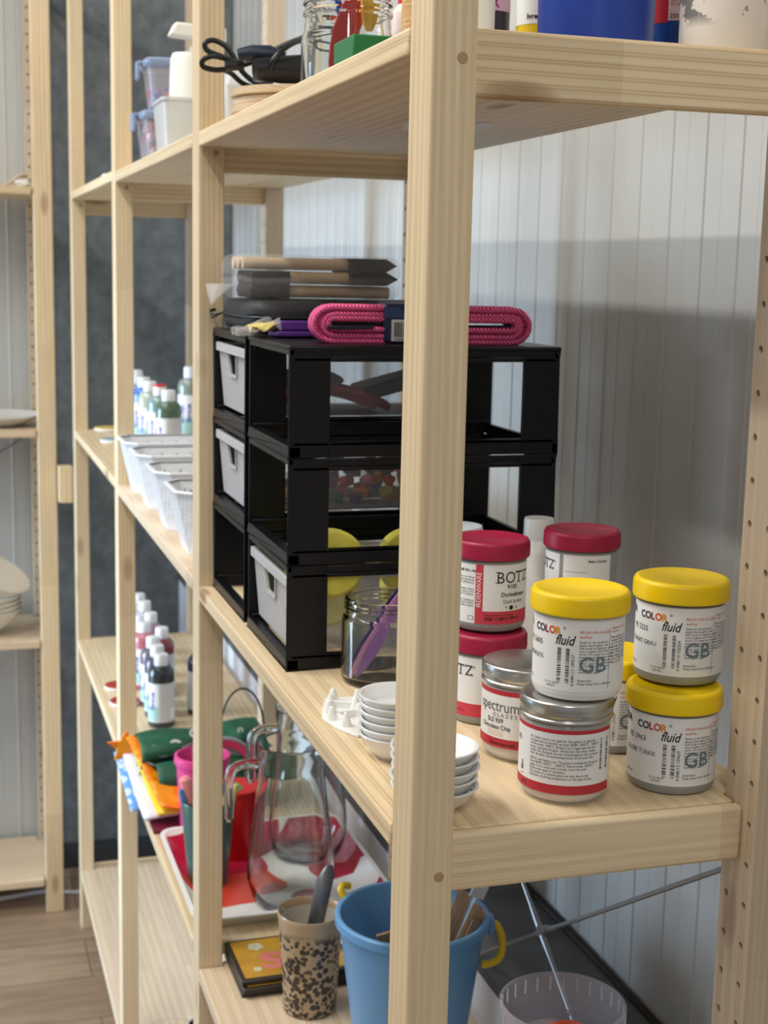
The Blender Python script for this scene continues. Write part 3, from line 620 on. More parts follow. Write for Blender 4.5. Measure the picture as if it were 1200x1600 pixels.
for r_, (z, xs, flip) in enumerate(((.0090, (.028, 0, -.028), -1), (.0243, (.030, .002, -.026), -1), (.0247, (.0310, .003, -.025), 1), (.0400, (.027, -.002, -.03), 1))):
    for x in xs:
        ya, yb = (-.086, .036) if flip > 0 else (.086, -.034)
        if r_ == 2: ya = -.020
        if r_ == 1: ya = .020
        MB().tube([(x, ya, z), (x, (ya+yb)/2, z), (x, yb, z)], .0068, 12).build('handle', WD, bp_)
        s_ = 1 if yb > ya else -1; mb = MB(); y0 = yb; y1 = yb+.044*s_; tip = y1+(.014*s_ if s_ > 0 else .002*s_); e = .0077
        mb.add([(x-.0125, y0, z-e), (x+.0125, y0, z-e), (x+.0125, y0, z+e), (x-.0125, y0, z+e), (x-.0125, y1, z-e), (x+.0125, y1, z-e), (x+.0125, y1, z+e), (x-.0125, y1, z+e), (x-.0125, tip, z), (x+.0125, tip, z)],
               [(0, 1, 2, 3), (0, 4, 5, 1), (3, 2, 6, 7), (0, 3, 7, 8, 4), (1, 5, 9, 6, 2), (4, 8, 9, 5), (7, 6, 9, 8)])
        mb.build('foam_head', FOAM, bp_, bevel=.0012)
cushion(.049, .100, .050).build('clear_bag', FILM, bp_, ang=60)
MB().grid(lambda u, v: (-.045+.09*u, -.098-.018*v, .004+.012*math.sin(6*u+2*v)*v+.012*(1-v)), 14, 5).build('bag_fold', FILM, bp_, solid=.0004)
o = MB().grid(lambda u, v: (-.70+.06*u, .215+.055*v, ZT+.040+.0025*math.sin(8*u+5*v)), 8, 8).build('plastic_sleeve', FILM, solid=.0006); tag(o, 'crumpled clear plastic sleeve lying on the pouch behind the brush pack', 'plastic sleeve')
# purple item in a little bag
pz = thing('sweet_bag', 'small clear bag with a purple bar and yellow wrapper on the near tower', 'small bag', (-.60, .045, ZT))
PUR = mat('purple_plastic', (92, 52, 140), .35)
MB().box(-.022, .022, -.009, .040, .0012, .0065).box(-.021, .021, -.005, .040, .0075, .017).build('purple_bar', PUR, pz, rot=(0, -.03, 0), bevel=.0012)
MB().grid(lambda u, v: (-.02+.04*u, -.034+.028*v, .004+.008*abs(math.sin(5*u+3*v))+.004*v), 12, 10).build('yellow_wrapper', noise_mat('yellow_print', (232, 196, 40), (238, 226, 150), 60, .5), pz, solid=.001)
MB().grid(lambda u, v: (-.024+.048*u, -.050+.045*v, .005+.013*v*abs(math.sin(4*u+1.2*v+.6))+.004*math.sin(14*u+9*v)), 16, 12).build('clear_wrapper', FILM, pz, solid=.0004)
# pink rope hank
def rope_mat():
    m = bpy.data.materials.new('pink_braid'); m.use_nodes = True; L = m.node_tree.links; b = m.node_tree.nodes['Principled BSDF']
    tc = N(m, 'ShaderNodeTexCoord'); mp = N(m, 'ShaderNodeMapping'); L.new(tc.outputs['Object'], mp.inputs[0])
    w = N(m, 'ShaderNodeTexWave', _bands_direction='DIAGONAL', Scale=170.0, Distortion=2.5); L.new(mp.outputs[0], w.inputs[0])
    r = ramp(m, [(.15, (206, 36, 104)), (.5, (244, 78, 150)), (1, (255, 140, 190))]); L.new(w.outputs['Fac'], r.inputs[0]); L.new(r.outputs[0], b.inputs['Base Color'])
    bp = N(m, 'ShaderNodeBump', Strength=.7, Distance=.001); L.new(w.outputs['Fac'], bp.inputs['Height']); L.new(bp.outputs[0], b.inputs['Normal']); b.inputs['Roughness'].default_value = .7
    return m
rp = thing('rope_hank', 'pink braided cord hank with dark paper band on the near drawer tower', 'rope', (-.489, .162, ZT), -.08)
mb = MB()
for j, x in enumerate((-.0175, -.0115, -.0055, .0008, .0072, .0132)):
    for i, rz_ in enumerate((.0162, .0106, .0052)):
        hl = .108 - (.0165-rz_)*1.2 + random.uniform(-.002, .002); pts = []
        xx = x + random.uniform(-.0012, .0012); zo = random.uniform(-.0014, .0014)*(1 if i else .3)
        for a in range(10): t = PI/2+PI*a/9; pts.append((xx, -hl+rz_+rz_*math.cos(t)*1.1, .0188+rz_*math.sin(t)))
        pts += [(xx, -hl*.5, .0188-rz_), (xx, 0, .0188-rz_), (xx, hl*.5, .0188-rz_)]
        for a in range(10): t = -PI/2+PI*a/9; pts.append((xx, hl-rz_+rz_*math.cos(t)*1.1, .0188+rz_*math.sin(t)))
        pts += [(xx, hl*.5, .0188+rz_), (xx, 0, .0188+rz_), (xx, -hl*.5, .0188+rz_)]
        mb.tube([(a_+.0012*math.sin(b_*60+j), b_, c_+zo) for a_, b_, c_ in pts], .0030, 8, closed=True)
mb.build('cord_loops', rope_mat(), rp, ang=80)
NAVY = mat('navy_band', (34, 44, 78), .35); mb = MB()
mb.prism([(-.0225, 0), (.0180, 0), (.0180, .0398), (-.0225, .0398)], -.042, .045, fn=lambda x, y, z: (x, z, y))
band = mb.build('paper_band', NAVY, rp, bevel=.004)
mb = MB(); X_ = .0182
mb.add([(X_, -.034, .003), (X_, .012, .003), (X_, .012, .024), (X_, -.034, .024)], [(0, 1, 2, 3)], PAPER)
rr = random.Random(5); y = -.031
while y < .008:
    w_ = rr.choice([.0004, .0008, .0012]); mb.add([(X_+.0002, y, .007), (X_+.0002, y+w_, .007), (X_+.0002, y+w_, .0215), (X_+.0002, y, .0215)], [(0, 1, 2, 3)], INK); y += w_+rr.choice([.0005, .0008, .0011])
flat_text(mb, '4 003417 060331', .0034, INK, lambda x, z: (X_+.0002, -.031+x, .0036+z), sx=1); 
mb.add([(X_, -.041, .026), (X_, -.012, .026), (X_, -.028, .036), (X_, -.041, .036)], [(0, 1, 2, 3)], mat('band_blue', (52, 72, 124), .35))
mb.build('band_print', PAPER, band)
MB().bar((.004, -.100, .0165), (.004, .112, .0185), .010, .0022).bar((.018, -.098, .0155), (.018, -.052, .0165), .003, .0035).build('cord_tie', mat('navy_tie', (24, 28, 52), .4), rp, bevel=.0006)

# ------------------------------------------------------------------ upper shelf, z = .5465
ZU = .5465
PLYW = pine('plywood_disc', 'Y', (214, 190, 156), (190, 162, 126), 80, 0)
for k in range(4):
    o = MB().lathe([(.0001, 0), (.0735, 0), (.075, .001), (.075, .0075), (.0735, .0085), (.0001, .0085)], 64).build('wooden_disc', PLYW, loc=(-.715+.004*(k % 2), .092-.003*(k % 2), ZU+k*.0088))
    tag(o, ('bottom', 'second', 'third', 'topmost')[k]+' round wooden disc of the stack under the black tool and its cable', 'wooden disc', 'stack of round wooden discs')
zg = ZU+.0352
gn = thing('hot_air_tool', 'black corded hand tool lying on the stacked wooden discs', 'hand tool', (-.675, .060, zg))
RUB = mat('black_rubber', (20, 21, 24), .38)
MB().tube([(.005, -.030, .016), (.004, -.010, .017), (0, .02, .018), (-.004, .05, .019), (-.006, .078, .020)], [.011, .0135, .0165, .0165, .015], 20).build('tool_body', RUB, gn)
MB().tube([(0, .045, .018), (.004, .052, .003)], [.0035, .0025], 10).build('metal_stub', STEEL, gn)
MB().tube([(-.01, -.045, .032), (-.008, -.030, .034), (-.004, -.012, .034), (.0, .004, .030)], [.006, .0085, .009, .006], 12).build('plug', mat('navy_plug', (30, 38, 58), .4), gn)
def spl(P, n=6):
    P = [Vector(p) for p in P]; out = []
    for i in range(len(P)-1):
        a, b, c, d = P[max(i-1, 0)], P[i], P[i+1], P[min(i+2, len(P)-1)]
        for k in range(n):
            t = k/n; out.append(.5*((2*b)+(c-a)*t+(2*a-5*b+4*c-d)*t*t+(3*b-a-3*c+d)*t**3))
    return out+[P[-1]]
cab = [(-.70, .096, .640), (-.71, .071, .630), (-.72, .042, .6135), (-.725, .007, .6025), (-.725, -.0135, .6035), (-.72, -.0165, .610), (-.715, -.005, .6145), (-.715, .016, .6105), (-.72, .017, .610), (-.725, .005, .616), (-.73, -.0095, .622), (-.73, -.0120, .630), (-.73, -.001, .633), (-.725, .013, .624), (-.72, .026, .602), (-.71, .040, .589), (-.69, .052, .588), (-.665, .046, .592), (-.655, .047, .606), (-.66, .063, .6215), (-.68, .085, .632), (-.72, .120, .636), (-.76, .13, .62), (-.77, .12, .592)]
MB().tube([p-Vector((-.675, .060, zg)) for p in spl(cab)], .0030, 10).build('cable', RUB, gn)
cab2 = [(-.725, .007, .6025), (-.735, .018, .600), (-.74, .030, .592), (-.735, .042, .587), (-.72, .05, .5865)]
MB().tube([p-Vector((-.675, .060, zg)) for p in spl(cab2)], .0030, 10).build('cable', RUB, gn)
MB().tube([(-.03, -.055, .022), (-.028, -.035, .024)], [.0055, .0055], 12).build('plug_neck', RUB, gn)
o = glass_jar_mb(.0415, .088, .0380, .47).build('glass_jar', GLASS, loc=(-.402, .0575, ZU)); tag(o, 'clear glass jar of red, blue and yellow plastic tools on the top shelf', 'glass jar')
TR = mat('red_tool', (190, 34, 30), .35); TB = mat('blue_tool', (34, 70, 160), .35); TY = mat('yellow_tool', (232, 176, 16), .4)
def tool(p0, p1, w, m, label, tipw=None):
    a, b = Vector(p0), Vector(p1); mb = MB(); sd = (b-a).cross(Vector((1, 0, 0))).normalized(); nf = sd.cross((b-a).normalized()).normalized()
    prof = [.3, .8, 1, 1, .75, .45, .4, .4, .42]; vs = []
    for i, q in enumerate(prof):
        c = a+(b-a)*i/8
        for s1, s2 in ((-1, -1), (1, -1), (1, 1), (-1, 1)): vs.append(c+sd*w*q*s1+nf*.0022*s2)
    mb.add(vs, [(4*i+j, 4*i+(j+1) % 4, 4*i+4+(j+1) % 4, 4*i+4+j) for i in range(8) for j in range(4)] + [(3, 2, 1, 0), (32, 33, 34, 35)])
    return tag(mb.build('plastic_tool', m, bevel=.0008), label, 'plastic tool', 'plastic tools in the upper glass jar')
tool((-.385, .040, ZU+.008), (-.385, .066, ZU+.125), .0095, TR, 'broad red plastic tool leaning in the upper glass jar')
tool((-.405, .055, ZU+.030), (-.405, .078, ZU+.120), .0085, TR, 'second red plastic tool, behind the broad one in the upper glass jar')
tool((-.410, .072, ZU+.008), (-.400, .036, ZU+.115), .0060, TB, 'blue plastic tool crossing behind the red ones in the upper glass jar')
tool((-.392, .074, ZU+.050), (-.390, .0775, ZU+.150), .0085, TY, 'yellow plastic tool upright in the upper glass jar')
tag(MB().box(-.030, .030, -.046, .046, 0, .031).build('green_box', mat('green_card', (18, 112, 62), .45), loc=(-.306, .073, ZU), bevel=.0015), 'green box at the front of the top shelf, beside the glass jar of tools', 'box')
pot(-.435, .127, ZU, .0175, .085, .0125, .015, 'pinkish white bottle with a red cap behind the green box', mat('pinkish_bottle', (232, 214, 208), .4), mat('red_cap', (206, 30, 40), .4), 'paint_bottle')
kb = pot(-.238, .078, ZU, .0215, .125, .0135, .02, 'kraft-labelled brown bottle half hidden by the front post', mat('kraft_label', (196, 158, 104), .6), WHITEP, 'paint_bottle')
wrap_label('label', .0215, facing(-.238, .078), [('t', 'Aquarell und\nAquarellpapier zum\nFarben 250 ml\nlichtecht deckend\nacrylic colour paint\nfür Holz und Papier\nKeramik basteln', -.0235, .070-.012*0, .0042, mat('kraft_print', (234, 214, 170), .6), {}), ('t', 'wasserfest und\nmatt trocknend\nidéal pour bois\nCarton et terre', -.0235, .036, .0042, mat('kraft_print', (234, 214, 170), .6), {})], kb)
pot(-.130, .069, ZU, .0215, .11, .0215, .016, 'white pot just right of the front post on the top shelf', WHITEP, WHITEP, 'white_pot', 'pot')
t = pot(-.312, .156, ZU, .0185, .12, .012, .02, 'dark bottle with a lilac label beside the white pot on the top shelf', mat('dark_bottle', (44, 36, 48), .35), BLACKP, 'paint_bottle')
wrap_label('label', .0185, facing(-.312, .156), [('r', -.03, .03, .0605, .10, mat('lilac_label', (206, 170, 196), .5), 0), ('t', 'R', .002, .063, .012, mat('maroon_print', (140, 40, 60), .5), dict(b=.02))], t)
t = pot(-.275, .189, ZU, .0205, .12, .012, .02, 'yellow bottle with a white label left of the blue tub', mat('yellow_bottle', (226, 186, 24), .35), BLACKP, 'paint_bottle')
wrap_label('label', .0205, facing(-.275, .189), [('r', -.04, .04, .046, .09, PAPER, 0), ('t', 'Ivre!', -.012, .050, .006, INK, dict(b=.03))], t)
BT = mat('blue_tub', (30, 62, 158), .38)
t = thing('blue_tub', 'large royal blue round tub on the top shelf', 'tub', (-.163, .187, ZU))
MB().lathe([(.0001, 0), (.041, 0), (.0435, .0025), (.0455, .11), (.048, .112), (.048, .116), (.0445, .117), (.0425, .004), (.0001, .004)], 72).build('tub_body', BT, t)
MB().lathe([(.0001, .121), (.045, .121), (.0492, .119), (.0492, .111), (.0484, .111)], 72).build('lid', BT, t)
t = pot(-.205, .2745, ZU, .0215, .12, .012, .02, 'blue bottle with a red label between the tub and the scuffed white pot', mat('blue_bottle', (22, 66, 140), .35), BLACKP, 'paint_bottle')
wrap_label('label', .0215, facing(-.205, .2745), [('r', -.04, -.004, .042, .10, mat('red_label', (190, 30, 44), .5), 0), ('r', -.004, .030, .0435, .10, mat('pink_label', (232, 196, 190), .5), 1), ('t', '250 ml €', -.0025, .0455, .0046, INK, dict(b=.01)), ('t', 'Made in Germany\n2017 18.01.9\nISO 9001', -.0025, .0600, .0028, INK, {})], t)
def scuffed():
    m = bpy.data.materials.new('scuffed_white'); m.use_nodes = True; L = m.node_tree.links; b = m.node_tree.nodes['Principled BSDF']
    tc = N(m, 'ShaderNodeTexCoord'); n = N(m, 'ShaderNodeTexNoise', Scale=42.0, Detail=5.0, Roughness=.7); L.new(tc.outputs['Object'], n.inputs[0])
    sx = N(m, 'ShaderNodeSeparateXYZ'); L.new(tc.outputs['Object'], sx.inputs[0])
    rz_ = ramp(m, [(.30, (0, 0, 0, 1)), (.42, (1, 1, 1, 1)), (.62, (1, 1, 1, 1)), (.70, (0, 0, 0, 1))]); mr = N(m, 'ShaderNodeMath', _operation='MULTIPLY', i1=14.0); L.new(sx.outputs['Z'], mr.inputs[0]); L.new(mr.outputs[0], rz_.inputs[0])
    r = ramp(m, [(.50, (0, 0, 0, 1)), (.53, (1, 1, 1, 1))]); L.new(n.outputs[0], r.inputs[0])
    mu = N(m, 'ShaderNodeMath', _operation='MULTIPLY'); L.new(r.outputs[0], mu.inputs[0]); L.new(rz_.outputs[0], mu.inputs[1])
    L.new(mixc(m, lin((234, 230, 224)), lin((128, 126, 126)), mu.outputs[0]), b.inputs['Base Color']); b.inputs['Roughness'].default_value = .45
    return m
t = thing('white_pot', 'white pot with torn grey label remains, rightmost on the top shelf', 'pot', (-.100, .2615, ZU))
MB().lathe([(.0001, 0), (.031, 0), (.0327, .003), (.0330, .052), (.0345, .054), (.0345, .0575), (.0330, .059), (.0330, .075), (.0001, .075)], 64).build('pot_body', scuffed(), t)
MB().lathe([(.0325, .0755), (.034, .077), (.034, .095), (.032, .097), (.0001, .097)], 64).build('lid', WHITEP, t)

# ------------------------------------------------------------------ low shelf of the near bay, z = -.506
ZL = -.506
def speckle(name, base, dark, scale=150, base2=None):
    m = bpy.data.materials.new(name); m.use_nodes = True; L = m.node_tree.links; b = m.node_tree.nodes['Principled BSDF']
    tc = N(m, 'ShaderNodeTexCoord'); n = N(m, 'ShaderNodeTexNoise', Scale=90.0, Detail=2.0); L.new(tc.outputs['Object'], n.inputs[0])
    ds = mixc(m, tc.outputs['Object'], n.outputs['Color'], .006, 'ADD')
    v = N(m, 'ShaderNodeTexVoronoi', Scale=float(scale)); L.new(ds, v.inputs[0])
    n2 = N(m, 'ShaderNodeTexNoise', Scale=22.0, Detail=1.0); L.new(tc.outputs['Object'], n2.inputs[0])
    sc = N(m, 'ShaderNodeSeparateColor'); L.new(v.outputs['Color'], sc.inputs[0])
    ad = N(m, 'ShaderNodeMath', _operation='MULTIPLY', i1=.25); L.new(sc.outputs[0], ad.inputs[0])
    su = N(m, 'ShaderNodeMath', _operation='ADD'); L.new(v.outputs['Distance'], su.inputs[0]); L.new(ad.outputs[0], su.inputs[1])
    sxyz = N(m, 'ShaderNodeSeparateXYZ'); L.new(tc.outputs['Object'], sxyz.inputs[0])
    r = ramp(m, [(.63, (1, 1, 1, 1)), (.69, (0, 0, 0, 1))]); L.new(su.outputs[0], r.inputs[0])
    rz_ = ramp(m, [(.100, (1, 1, 1, 1)), (.112, (0, 0, 0, 1))]); L.new(sxyz.outputs['Z'], rz_.inputs[0])
    mu = N(m, 'ShaderNodeMath', _operation='MULTIPLY'); L.new(r.outputs[0], mu.inputs[0]); L.new(rz_.outputs[0], mu.inputs[1])
    c = mixc(m, lin(base), lin(base2 or base), n2.outputs[0])
    L.new(mixc(m, c, lin(dark), mu.outputs[0]), b.inputs['Base Color']); b.inputs['Roughness'].default_value = .22
    return m
t = thing('stoneware_cup', 'tall beige cup with dark speckles holding a palette knife', 'cup', (-.709, .114, ZL))
MB().lathe([(.0001, .001), (.029, .001), (.0300, 0), (.0325, .003), (.0365, .075), (.0400, .121), (.0404, .1265), (.0394, .1285), (.0382, .1270), (.0372, .118)], 72).build('cup_wall', speckle('speckled_glaze', (170, 142, 108), (52, 46, 40), 150, (184, 160, 128)), t)
MB().lathe([(.0372, .118), (.0335, .06), (.0295, .010), (.0001, .008)], 64).build('inner_glaze', mat('cream_glaze', (206, 198, 184), .2), t, label='cream glazed inside of the cup')
t = thing('palette_knife', 'broad dark steel palette knife standing in the speckled cup', 'palette knife', (-.709, .114, ZL+.008))
MB().add([(.014, -.012, .085), (.015, .008, .086), (.004, .028, .164), (.003, .026, .176), (.003, .018, .177), (.004, .006, .162)], [(0, 1, 2, 3, 4, 5)]).build('blade', mat('dark_steel', (128, 130, 134), .4, .6), t, solid=.001)
MB().bar((.011, -.008, .002), (.0125, -.002, .085), .012, .006).build('handle', BLACKP, t, bevel=.0015)
t = thing('tea_spoon', 'thin steel spatula leaning on the left rim inside the speckled cup', 'spatula', (-.709, .114, ZL+.010))
MB().add([(.012, -.018, .10), (.008, -.036, .126), (.006, -.037, .128), (.009, -.012, .09)], [(0, 1, 2, 3)]).tube([(.005, .01, .002), (.011, -.014, .098)], .002, 8).build('spatula_blade', STEEL, t, solid=.0008)
# decorated tiles
TG = speckle('ochre_tile_glaze', (196, 150, 40), (176, 130, 36), 30); TE = mat('dark_tile_edge', (48, 42, 34), .35); PKT = mat('salmon_glaze', (214, 120, 110), .3); FLW = mat('pale_flower', (206, 206, 184), .35)
for k in range(3):
    z = ZL+.0075*k; dx = (0, .004, -.002)[k]
    t = thing('glazed_tile', ('bottom', 'middle', 'topmost')[k]+' dark-edged glazed tile of the stack beside the speckled cup', 'tile', (-.808+dx, .112, z), (.0, .03, .01)[k], 'stack of glazed tiles')
    MB().prism([(-.056, -.074), (.056, -.074), (.056, .074), (-.056, .074)], 0, .0068).build('tile_body', TE, t, bevel=.0015)
    mb = MB().prism([(-.050, -.068), (.050, -.068), (.050, .068), (-.050, .068)], .0062, .0072, TG)
    if k == 2:
        mb = MB().prism([(-.050, -.068), (.050, -.068), (.050, .068), (-.050, .068)], .0062, .0072, noise_mat('ochre_glaze', (206, 158, 36), (182, 132, 40), 30, .25)); gl = mb.build('glaze_face', TG, t)
        m2 = MB(); vs, fs = text_geo('S', .062, .05); m2.add([(.030-y*.9, -.040+x*1.1, .00745) for x, y, _ in vs], fs, PKT)
        m2.build('painted_motif', PKT, gl, label='salmon letter S painted on the tile')
        for fx, fy, fr_ in ((-.030, -.038, .011), (-.012, .045, .009), (.035, .03, .007), (.030, -.048, .006)):
            m2 = MB()
            for a in range(5): c, s_ = fx+fr_*.55*math.cos(a*1.257), fy+fr_*.55*math.sin(a*1.257); m2.lathe([(.0001, .0076), (fr_*.42, .00745)], 12, (c, s_, 0), FLW)
            m2.build('painted_flower', FLW, gl, label='pale painted flower')
    else: mb.build('glaze_face', TG, t)
# blue bucket
BB = mat('light_blue_plastic', (104, 158, 206), .38, sss=.03); YH = mat('yellow_handle', (222, 190, 30), .4)
t = thing('toy_bucket', 'light blue plastic bucket of wooden sticks on the low shelf', 'bucket', (-.556, .192, ZL)); H = .186; R = .086
MB().lathe([(.0001, .001), (.056, .001), (.058, 0), (.060, .004), (R-.0045, H-.014), (R-.004, H-.012), (R+.001, H-.0105), (R+.001, H-.002), (R-.001, H), (R-.0045, H-.0005), (R-.0065, H-.003), (.058, .006), (.0001, .004)], 80).build('bucket_body', BB, t)
for a in (1.34,):
    c, s_ = math.cos(a), math.sin(a)
    MB().box(-.012, .012, -.002, .006, -.010, .008).build('handle_lug', BB, t, loc=(c*(R+.001), s_*(R+.001), H-.014), rot=(0, 0, a-PI/2), bevel=.003)
hd = [(.022, R-.002, H-.014), (.026, R+.006, H-.015), (.032, R+.011, H-.030), (.040, R+.006, H-.046), (.042, R-.006, H-.052), (.040, R-.016, H-.053)]
MB().tube(spl(hd, 5), .0042, 10).build('handle', YH, t)
MB().tube(spl([(-.066, -.060, H-.006), (-.070, -.064, H+.002), (-.074, -.060, H+.006), (-.076, -.052, H+.003)], 4), .0042, 10).build('handle_end', YH, t)
BW = pine('stick_wood', 'Z', (206, 172, 132), (180, 142, 102), 60, 0)
gk = 'wooden sticks in the blue bucket'
def stick(p0, p1, w, th, m, label, name='wooden_stick', cat='stick', group=gk):
    o = MB().bar(p0, p1, w, th, up=(.9, -.2, .1)).build(name, m, bevel=.0008); return tag(o, label, cat, group)
for k in range(6):
    y0 = .215+.006*(k % 3); x0 = -.565+.012*(k//3)
    stick((x0+.004, y0-.035, ZL+.012), (x0+.030, .243+.0045*k, ZL+.218-.005*k), .0075, .0016, BW, 'one of the wooden craft sticks leaning right in the blue bucket, behind the front post')
stick((-.545, .200, ZL+.02), (-.515, .255, ZL+.186), .012, .003, pine('darker_stick', 'Z', (160, 122, 84), (130, 94, 62), 50, 0), 'darker broad wooden stick at the right rim of the blue bucket', group=None)
stick((-.535, .200, ZL+.02), (-.520, .150, ZL+.183), .022, .004, pine('square_stick', 'Z', (170, 138, 104), (150, 118, 86), 50, 0), 'square-ended wooden spatula inside the blue bucket, left of the post', 'wooden_spatula', 'spatula', None)
mb = MB(); p0 = Vector((-.575, .205, ZL+.02)); p1 = Vector((-.555, .268, ZL+.194)); mb.bar(p0, p1, .007, .002)
d = (p1-p0).normalized(); sd = Vector((-.1, .9, -.33)).normalized()
mb.bar(p1, p1+d*.016, .018, .002, up=(1, 0, 0))
for q in (-.007, -.0023, .0023, .007): mb.bar(p1+d*.014+sd*q, p1+d*.036+sd*q*1.1, .0025, .0018, up=(1, 0, 0))
tag(mb.build('plastic_fork', WHITEP), 'white disposable fork sticking out of the blue bucket on the right', 'fork')
# clear bucket
CB = mat('translucent_tub', (226, 224, 232), .2, alpha=.24)
t = thing('clear_bucket', 'translucent round bucket with purple script printing, at the bottom edge', 'bucket', (-.262, .243, ZL)); H = .224; R = .058
MB().lathe([(.0001, .001), (.047, .001), (.049, 0), (.051, .003), (R-.003, H-.024), (R, H-.022), (R, H-.004), (R+.0015, H-.003), (R+.0015, H-.001), (R, H), (R-.0016, H), (R-.002, H-.020), (R-.0045, H-.026), (.049, .006), (.0001, .004)], 72).build('bucket_body', CB, t)
mb = MB()
for i in range(28):
    a = 2*PI*i/28; c, s_ = math.cos(a), math.sin(a); mb.bar((c*(R+.0006), s_*(R+.0006), H-.020), (c*(R+.0006), s_*(R+.0006), H-.006), .0012, .0016, up=(c, s_, 0))
mb.box(R-.004, R+.004, -.004, .006, H-.012, H-.002)
mb.build('rim_ribs', mat('rim_rib', (236, 236, 240), .3, 0, .5), t)
wrap_label('bucket_print', R-.0025, facing(-.262, .243)+PI, [('t', 'Zuivelhoeve', -.034, H-.046, .0185, mat('purple_print', (96, 72, 150), .5), dict(sh=.3, sx=.75)), ('t', 'Puur en lekker', -.018, H-.056, .0062, mat('purple_print', (96, 72, 150), .5), dict(sh=.2))], t)
o = MB().lathe([(.022, 0), (.024, .002), (.024, .010), (.0215, .012), (.018, .0115), (.0165, .008), (.0165, .002)], 40).build('orange_ring', mat('orange_plastic', (226, 84, 30), .35), loc=(-.250, .237, ZL+.190), rot=(.2, -.25, 0)); tag(o, 'orange plastic ring lying inside the clear bucket', 'ring')
o = MB().lathe([(.0001, 0), (.040, .0), (.0475, .03), (.0515, .169), (.044, .176), (.0001, .177)], 48).build('modelling_clay', mat('lilac_grey_clay', (150, 140, 146), .8), loc=(-.262, .243, ZL+.0065)); tag(o, 'lilac grey contents filling the clear bucket under the orange ring', 'clay')
# ------------------------------------------------------------------ tray bay, z = -.489
ZM = -.489
def blobs():
    m = bpy.data.materials.new('blossom_print'); m.use_nodes = True; L = m.node_tree.links; b = m.node_tree.nodes['Principled BSDF']
    tc = N(m, 'ShaderNodeTexCoord'); n = N(m, 'ShaderNodeTexNoise', Scale=9.0, Detail=1.0); L.new(tc.outputs['Object'], n.inputs[0])
    ds = mixc(m, tc.outputs['Object'], n.outputs['Color'], .06, 'ADD')
    mp = N(m, 'ShaderNodeMapping'); mp.inputs['Scale'].default_value = (1, 1, .2); mp.inputs['Location'].default_value = (.31, .12, 0); L.new(ds, mp.inputs[0])
    v = N(m, 'ShaderNodeTexVoronoi', Scale=9.5); L.new(mp.outputs[0], v.inputs[0])
    sc = N(m, 'ShaderNodeSeparateColor'); L.new(v.outputs['Color'], sc.inputs[0])
    r = ramp(m, [(0, (188, 22, 58)), (.40, (226, 70, 44)), (.50, (236, 150, 166)), (.68, (244, 240, 236)), (.78, (200, 30, 66))], 'CONSTANT'); L.new(sc.outputs[0], r.inputs[0])
    rd = ramp(m, [(.66, (0, 0, 0, 1)), (.675, (1, 1, 1, 1))]); L.new(v.outputs['Distance'], rd.inputs[0])
    L.new(mixc(m, r.outputs[0], lin((244, 240, 236)), rd.outputs[0]), b.inputs['Base Color']); b.inputs['Roughness'].default_value = .3
    return m
def rrect(w, l, r, n=7):
    p = []
    for cx, cy, a0 in ((w-r, l-r, 0), (-w+r, l-r, PI/2), (-w+r, -l+r, PI), (w-r, -l+r, 1.5*PI)):
        for i in range(n): a = a0+PI/2*i/(n-1); p.append((cx+r*math.cos(a), cy+r*math.sin(a)))
    return p
def loft(mb, secs, m=None, cap0=False, cap1=False):
    n = len(secs[0]); vs = [v for s in secs for v in s]
    fs = [(j*n+i, j*n+(i+1) % n, (j+1)*n+(i+1) % n, (j+1)*n+i) for j in range(len(secs)-1) for i in range(n)]
    if cap0: fs.append(tuple(range(n))[::-1])
    if cap1: fs.append(tuple(range((len(secs)-1)*n, len(secs)*n)))
    return mb.add(vs, fs, m)
t = thing('serving_tray', 'white-rimmed tray with red and pink blossom pattern under the glass jugs', 'tray', (-1.058, .146, ZM))
def sec(w, l, r, z): return [(x, y, z) for x, y in rrect(w, l, r)]
loft(MB(), [sec(.140, .118, .02, .0005), sec(.160, .138, .025, .022), sec(.1655, .1435, .028, .0225), sec(.1655, .1435, .028, .0245), sec(.159, .137, .025, .0245)], WHITEP, cap0=True).build('tray_rim', WHITEP, t, ang=50)
loft(MB(), [sec(.159, .137, .025, .0245), sec(.1385, .1165, .02, .0035)], None, cap1=True).build('patterned_face', blobs(), t, ang=50)
ZT2 = ZM+.0036
# jugs
def jug(x, y, label, rz):
    t = thing('glass_jug', label, 'jug', (x, y, ZT2), rz, 'clear glass jugs on the tray')
    o = [(.0001, 0), (.040, 0), (.0475, .003), (.055, .014), (.0605, .036), (.0612, .056), (.0580, .090), (.0520, .135), (.0475, .172), (.0455, .190), (.0452, .196), (.0462, .202), (.0470, .214), (.0485, .229), (.0490, .232)]
    i = [(.0475, .2325), (.0460, .228), (.0445, .212), (.0430, .200), (.0430, .190), (.0452, .172), (.0497, .135), (.0556, .090), (.0588, .056), (.0580, .038), (.0520, .018), (.0440, .0085), (.0001, .0075)]
    mb = MB().lathe(o+i, 80)
    v2 = []
    for vx, vy, vz in mb.v:   # pouring lip pulled out away from the handle
        k = max(0, (vz-.198)/.034)**1.5; a = math.atan2(vy, vx); f = max(0, math.cos(a-.0))**6
        v2.append((vx+.016*k*f, vy*(1-.12*k*f), vz+.004*k*f))
    mb.v = v2; mb.build('jug_body', GLASS, t, ang=60)
    MB().tube(spl([(-.0445, 0, .203), (-.060, 0, .2045), (-.078, 0, .200), (-.086, 0, .187), (-.087, 0, .165), (-.0865, 0, .140), (-.0865, 0, .122)], 6), [.0068]*30+[.0066]*4+[.0064]*2+[.004], 14).build('handle', GLASS, t)
    return t
JH = facing(-.99, .15)-PI/2+.15+PI
jug(-.968, .151, 'clear glass jug at the front of the patterned tray, behind the speckled cup', JH)
